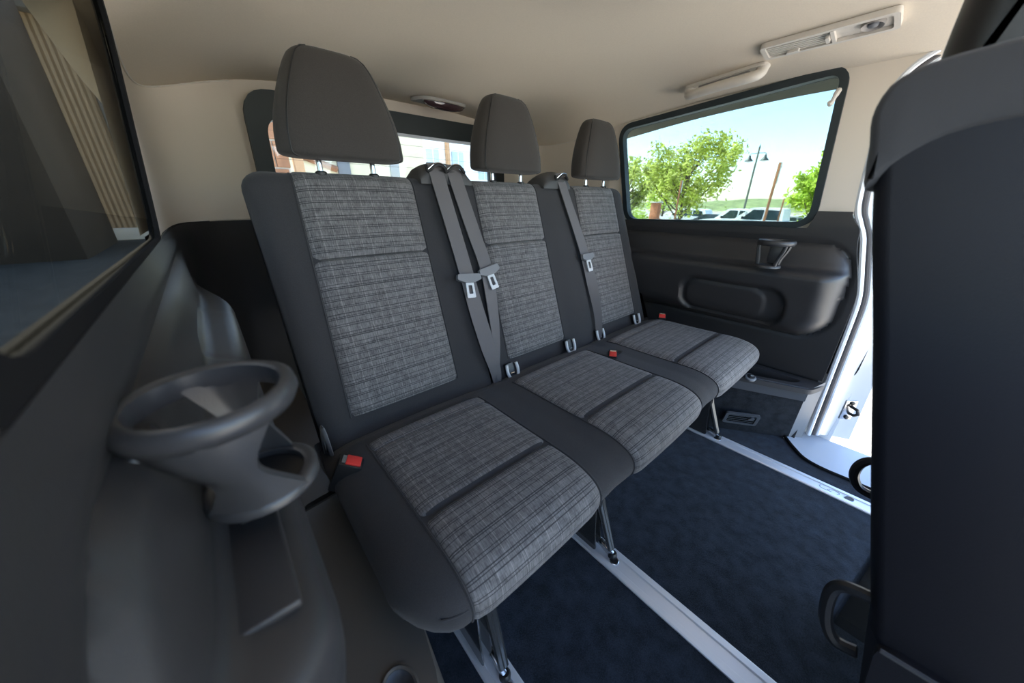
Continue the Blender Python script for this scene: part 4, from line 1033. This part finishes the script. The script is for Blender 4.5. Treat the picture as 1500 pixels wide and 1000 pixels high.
vehicle('suv', 37, 15.6, 'suv', M_CARW, 'white estate-bodied car parked under the large green tree', 'car')
vehicle('sedan', 34.6, 12.3, 'car', M_CARG, 'dark low car parked between two white vehicles', 'car')
vehicle('sedan', 34.7, 6.2, 'car', M_CARS, 'silver car half hidden behind the nearest white pickup tail', 'car')
# brick pier left in far window
M_BRK = mat('orange brick', (.50, .19, .09), .9, var=.25, vscale=5)
bpz = gz(34, 17.4); mb = MB(); mb.box((34, 17.4, bpz + 1.15), (.7, .75, 2.3), .02); pier = obj('brick_pier', mb, M_BRK, None, label='orange brick pier with a pale cap under the trees', category='pier')
mb = MB(); mb.box((34, 17.4, bpz + 2.36), (.9, .95, .12), .02); obj('cap', mb, M_CONC, pier)

# --- buildings behind the van and beside it
M_WOOD = mat('brown timber', (.30, .14, .07), .8, var=.3, vscale=4, bump=.3, bscale=30); M_TAN = mat('tan timber', (.50, .30, .16), .8, var=.2, vscale=4)
M_CREAMW = mat('cream stucco', (.62, .55, .38), .9, var=.06, vscale=2); M_WHITEW = mat('white stucco', (.80, .82, .82), .9); M_PANEL = mat('pale blue window', (.45, .58, .66), .3)
M_CORR = mat('tan corrugated metal', (.36, .27, .18), .6, var=.08, vscale=3); M_GREYW = mat('grey shutter', (.16, .165, .17), .7)
M_MORT = mat('pale mortar', (.55, .50, .44), .9)
bw = thing('brick_wall', 'red-brown masonry wall seen through the left end of the tailgate window', 'wall', (.9, 7, -.55))
obj('backing', MB().box((.80, 7.06, 1.25), (1.02, .10, 3.6), .0), M_MORT, bw)
for r_ in range(9):
    for c_ in range(4):
        w = .315; ox = .30 + c_ * .33 + (-.16 if r_ % 2 else 0); x0 = max(.29, ox); x1 = min(1.31, ox + w)
        if x1 - x0 < .03: continue
        mb = MB(); mb.box(((x0 + x1) / 2, 7.0, -.35 + r_ * .39), (x1 - x0, .06 + .01 * random.random(), .365), .006, 1); obj('brick', mb, M_WOOD, bw)
obj('corner_post', MB().box((1.43, 6.98, 1.25), (.14, .14, 3.6), .01), M_TAN, bw)
cb = thing('cream_building', 'cream walled building with a brown roof edge behind the tailgate window', 'building', (4.5, 12, -.55))
obj('wall', MB().box((4.2, 12.5, 1.7), (4.6, .6, 4.5), .02), M_CREAMW, cb)
obj('gable_board', MB().tube([(1.9, 12.1, 2.32), (3.5, 12.1, 1.78)], .09, 4), M_WOOD, cb)
obj('shutter', MB().box((3.72, 12.16, 1.75), (.36, .1, .95), .01), M_GREYW, cb)
obj('sill', MB().box((3.55, 12.12, 1.22), (.9, .14, .10), .01), M_WHITEW, cb)
obj('shutter', MB().box((5.35, 12.16, 1.75), (.30, .1, .95), .01), M_GREYW, cb)
wb = thing('white_building', 'bright white building with pale blue windows behind the tailgate', 'building', (11, 15, -.55))
obj('wall', MB().box((11.0, 15.3, 2.2), (9.0, .6, 5.5), .02), M_WHITEW, wb)
for xx in (7.1, 8.4, 9.7, 11.2):
    wn = obj('window', MB().box((xx, 14.98, 2.45), (.62, .08, 1.1), .02), M_PANEL, wb); obj('window_bar', MB().box((xx, 14.93, 2.45), (.04, .04, 1.1), .005), M_WHITEW, wn)
obj('pillar', MB().box((9.1, 14.85, 2.2), (.14, .2, 5.5), .01), M_TAN, wb)
M_DKB = mat('dark brown cladding', (.045, .034, .027), .8, var=.2, vscale=1)
db = thing('dark_building', 'dark brown windowless building at the left edge of the near side window', 'building', (-8, 14, -.6))
obj('wall', MB().box((-7.98, 16.5, 4.6), (11.0, 5.0, 10.8), .05), M_DKB, db)
obj('roof_edge', MB().box((-7.98, 16.5, 10.1), (11.2, 5.3, .3), .03), M_DKB, db)
# corrugated building beyond the near window
cg = thing('corrugated_building', 'tan corrugated metal building seen through the near side window', 'building', (-2, 20, -.55))
mb = MB(); xs = [-3.35 + .075 * k for k in range(62)]
poly = []
for k, x in enumerate(xs): poly.append((x, 20 + (.035 if k % 2 else 0)))
poly += [(xs[-1], 20.3), (xs[0], 20.3)]
mb.prism(poly, lambda a, b, d: (a, b, d), -.2, 6.2); obj('cladding', mb, M_CORR, cg, sharp=15)
obj('corner_flashing', MB().box((-1.52, 19.95, 3.0), (.30, .08, 6.4), .01), M_GREYW, cg)
obj('base_strip', MB().box((-1.2, 19.9, -.33), (4.6, .2, .42), .02), M_WHITEW, cg)
obj('eaves', MB().box((-1.1, 19.85, 6.3), (5.0, .6, .22), .02), M_GREYW, cg)
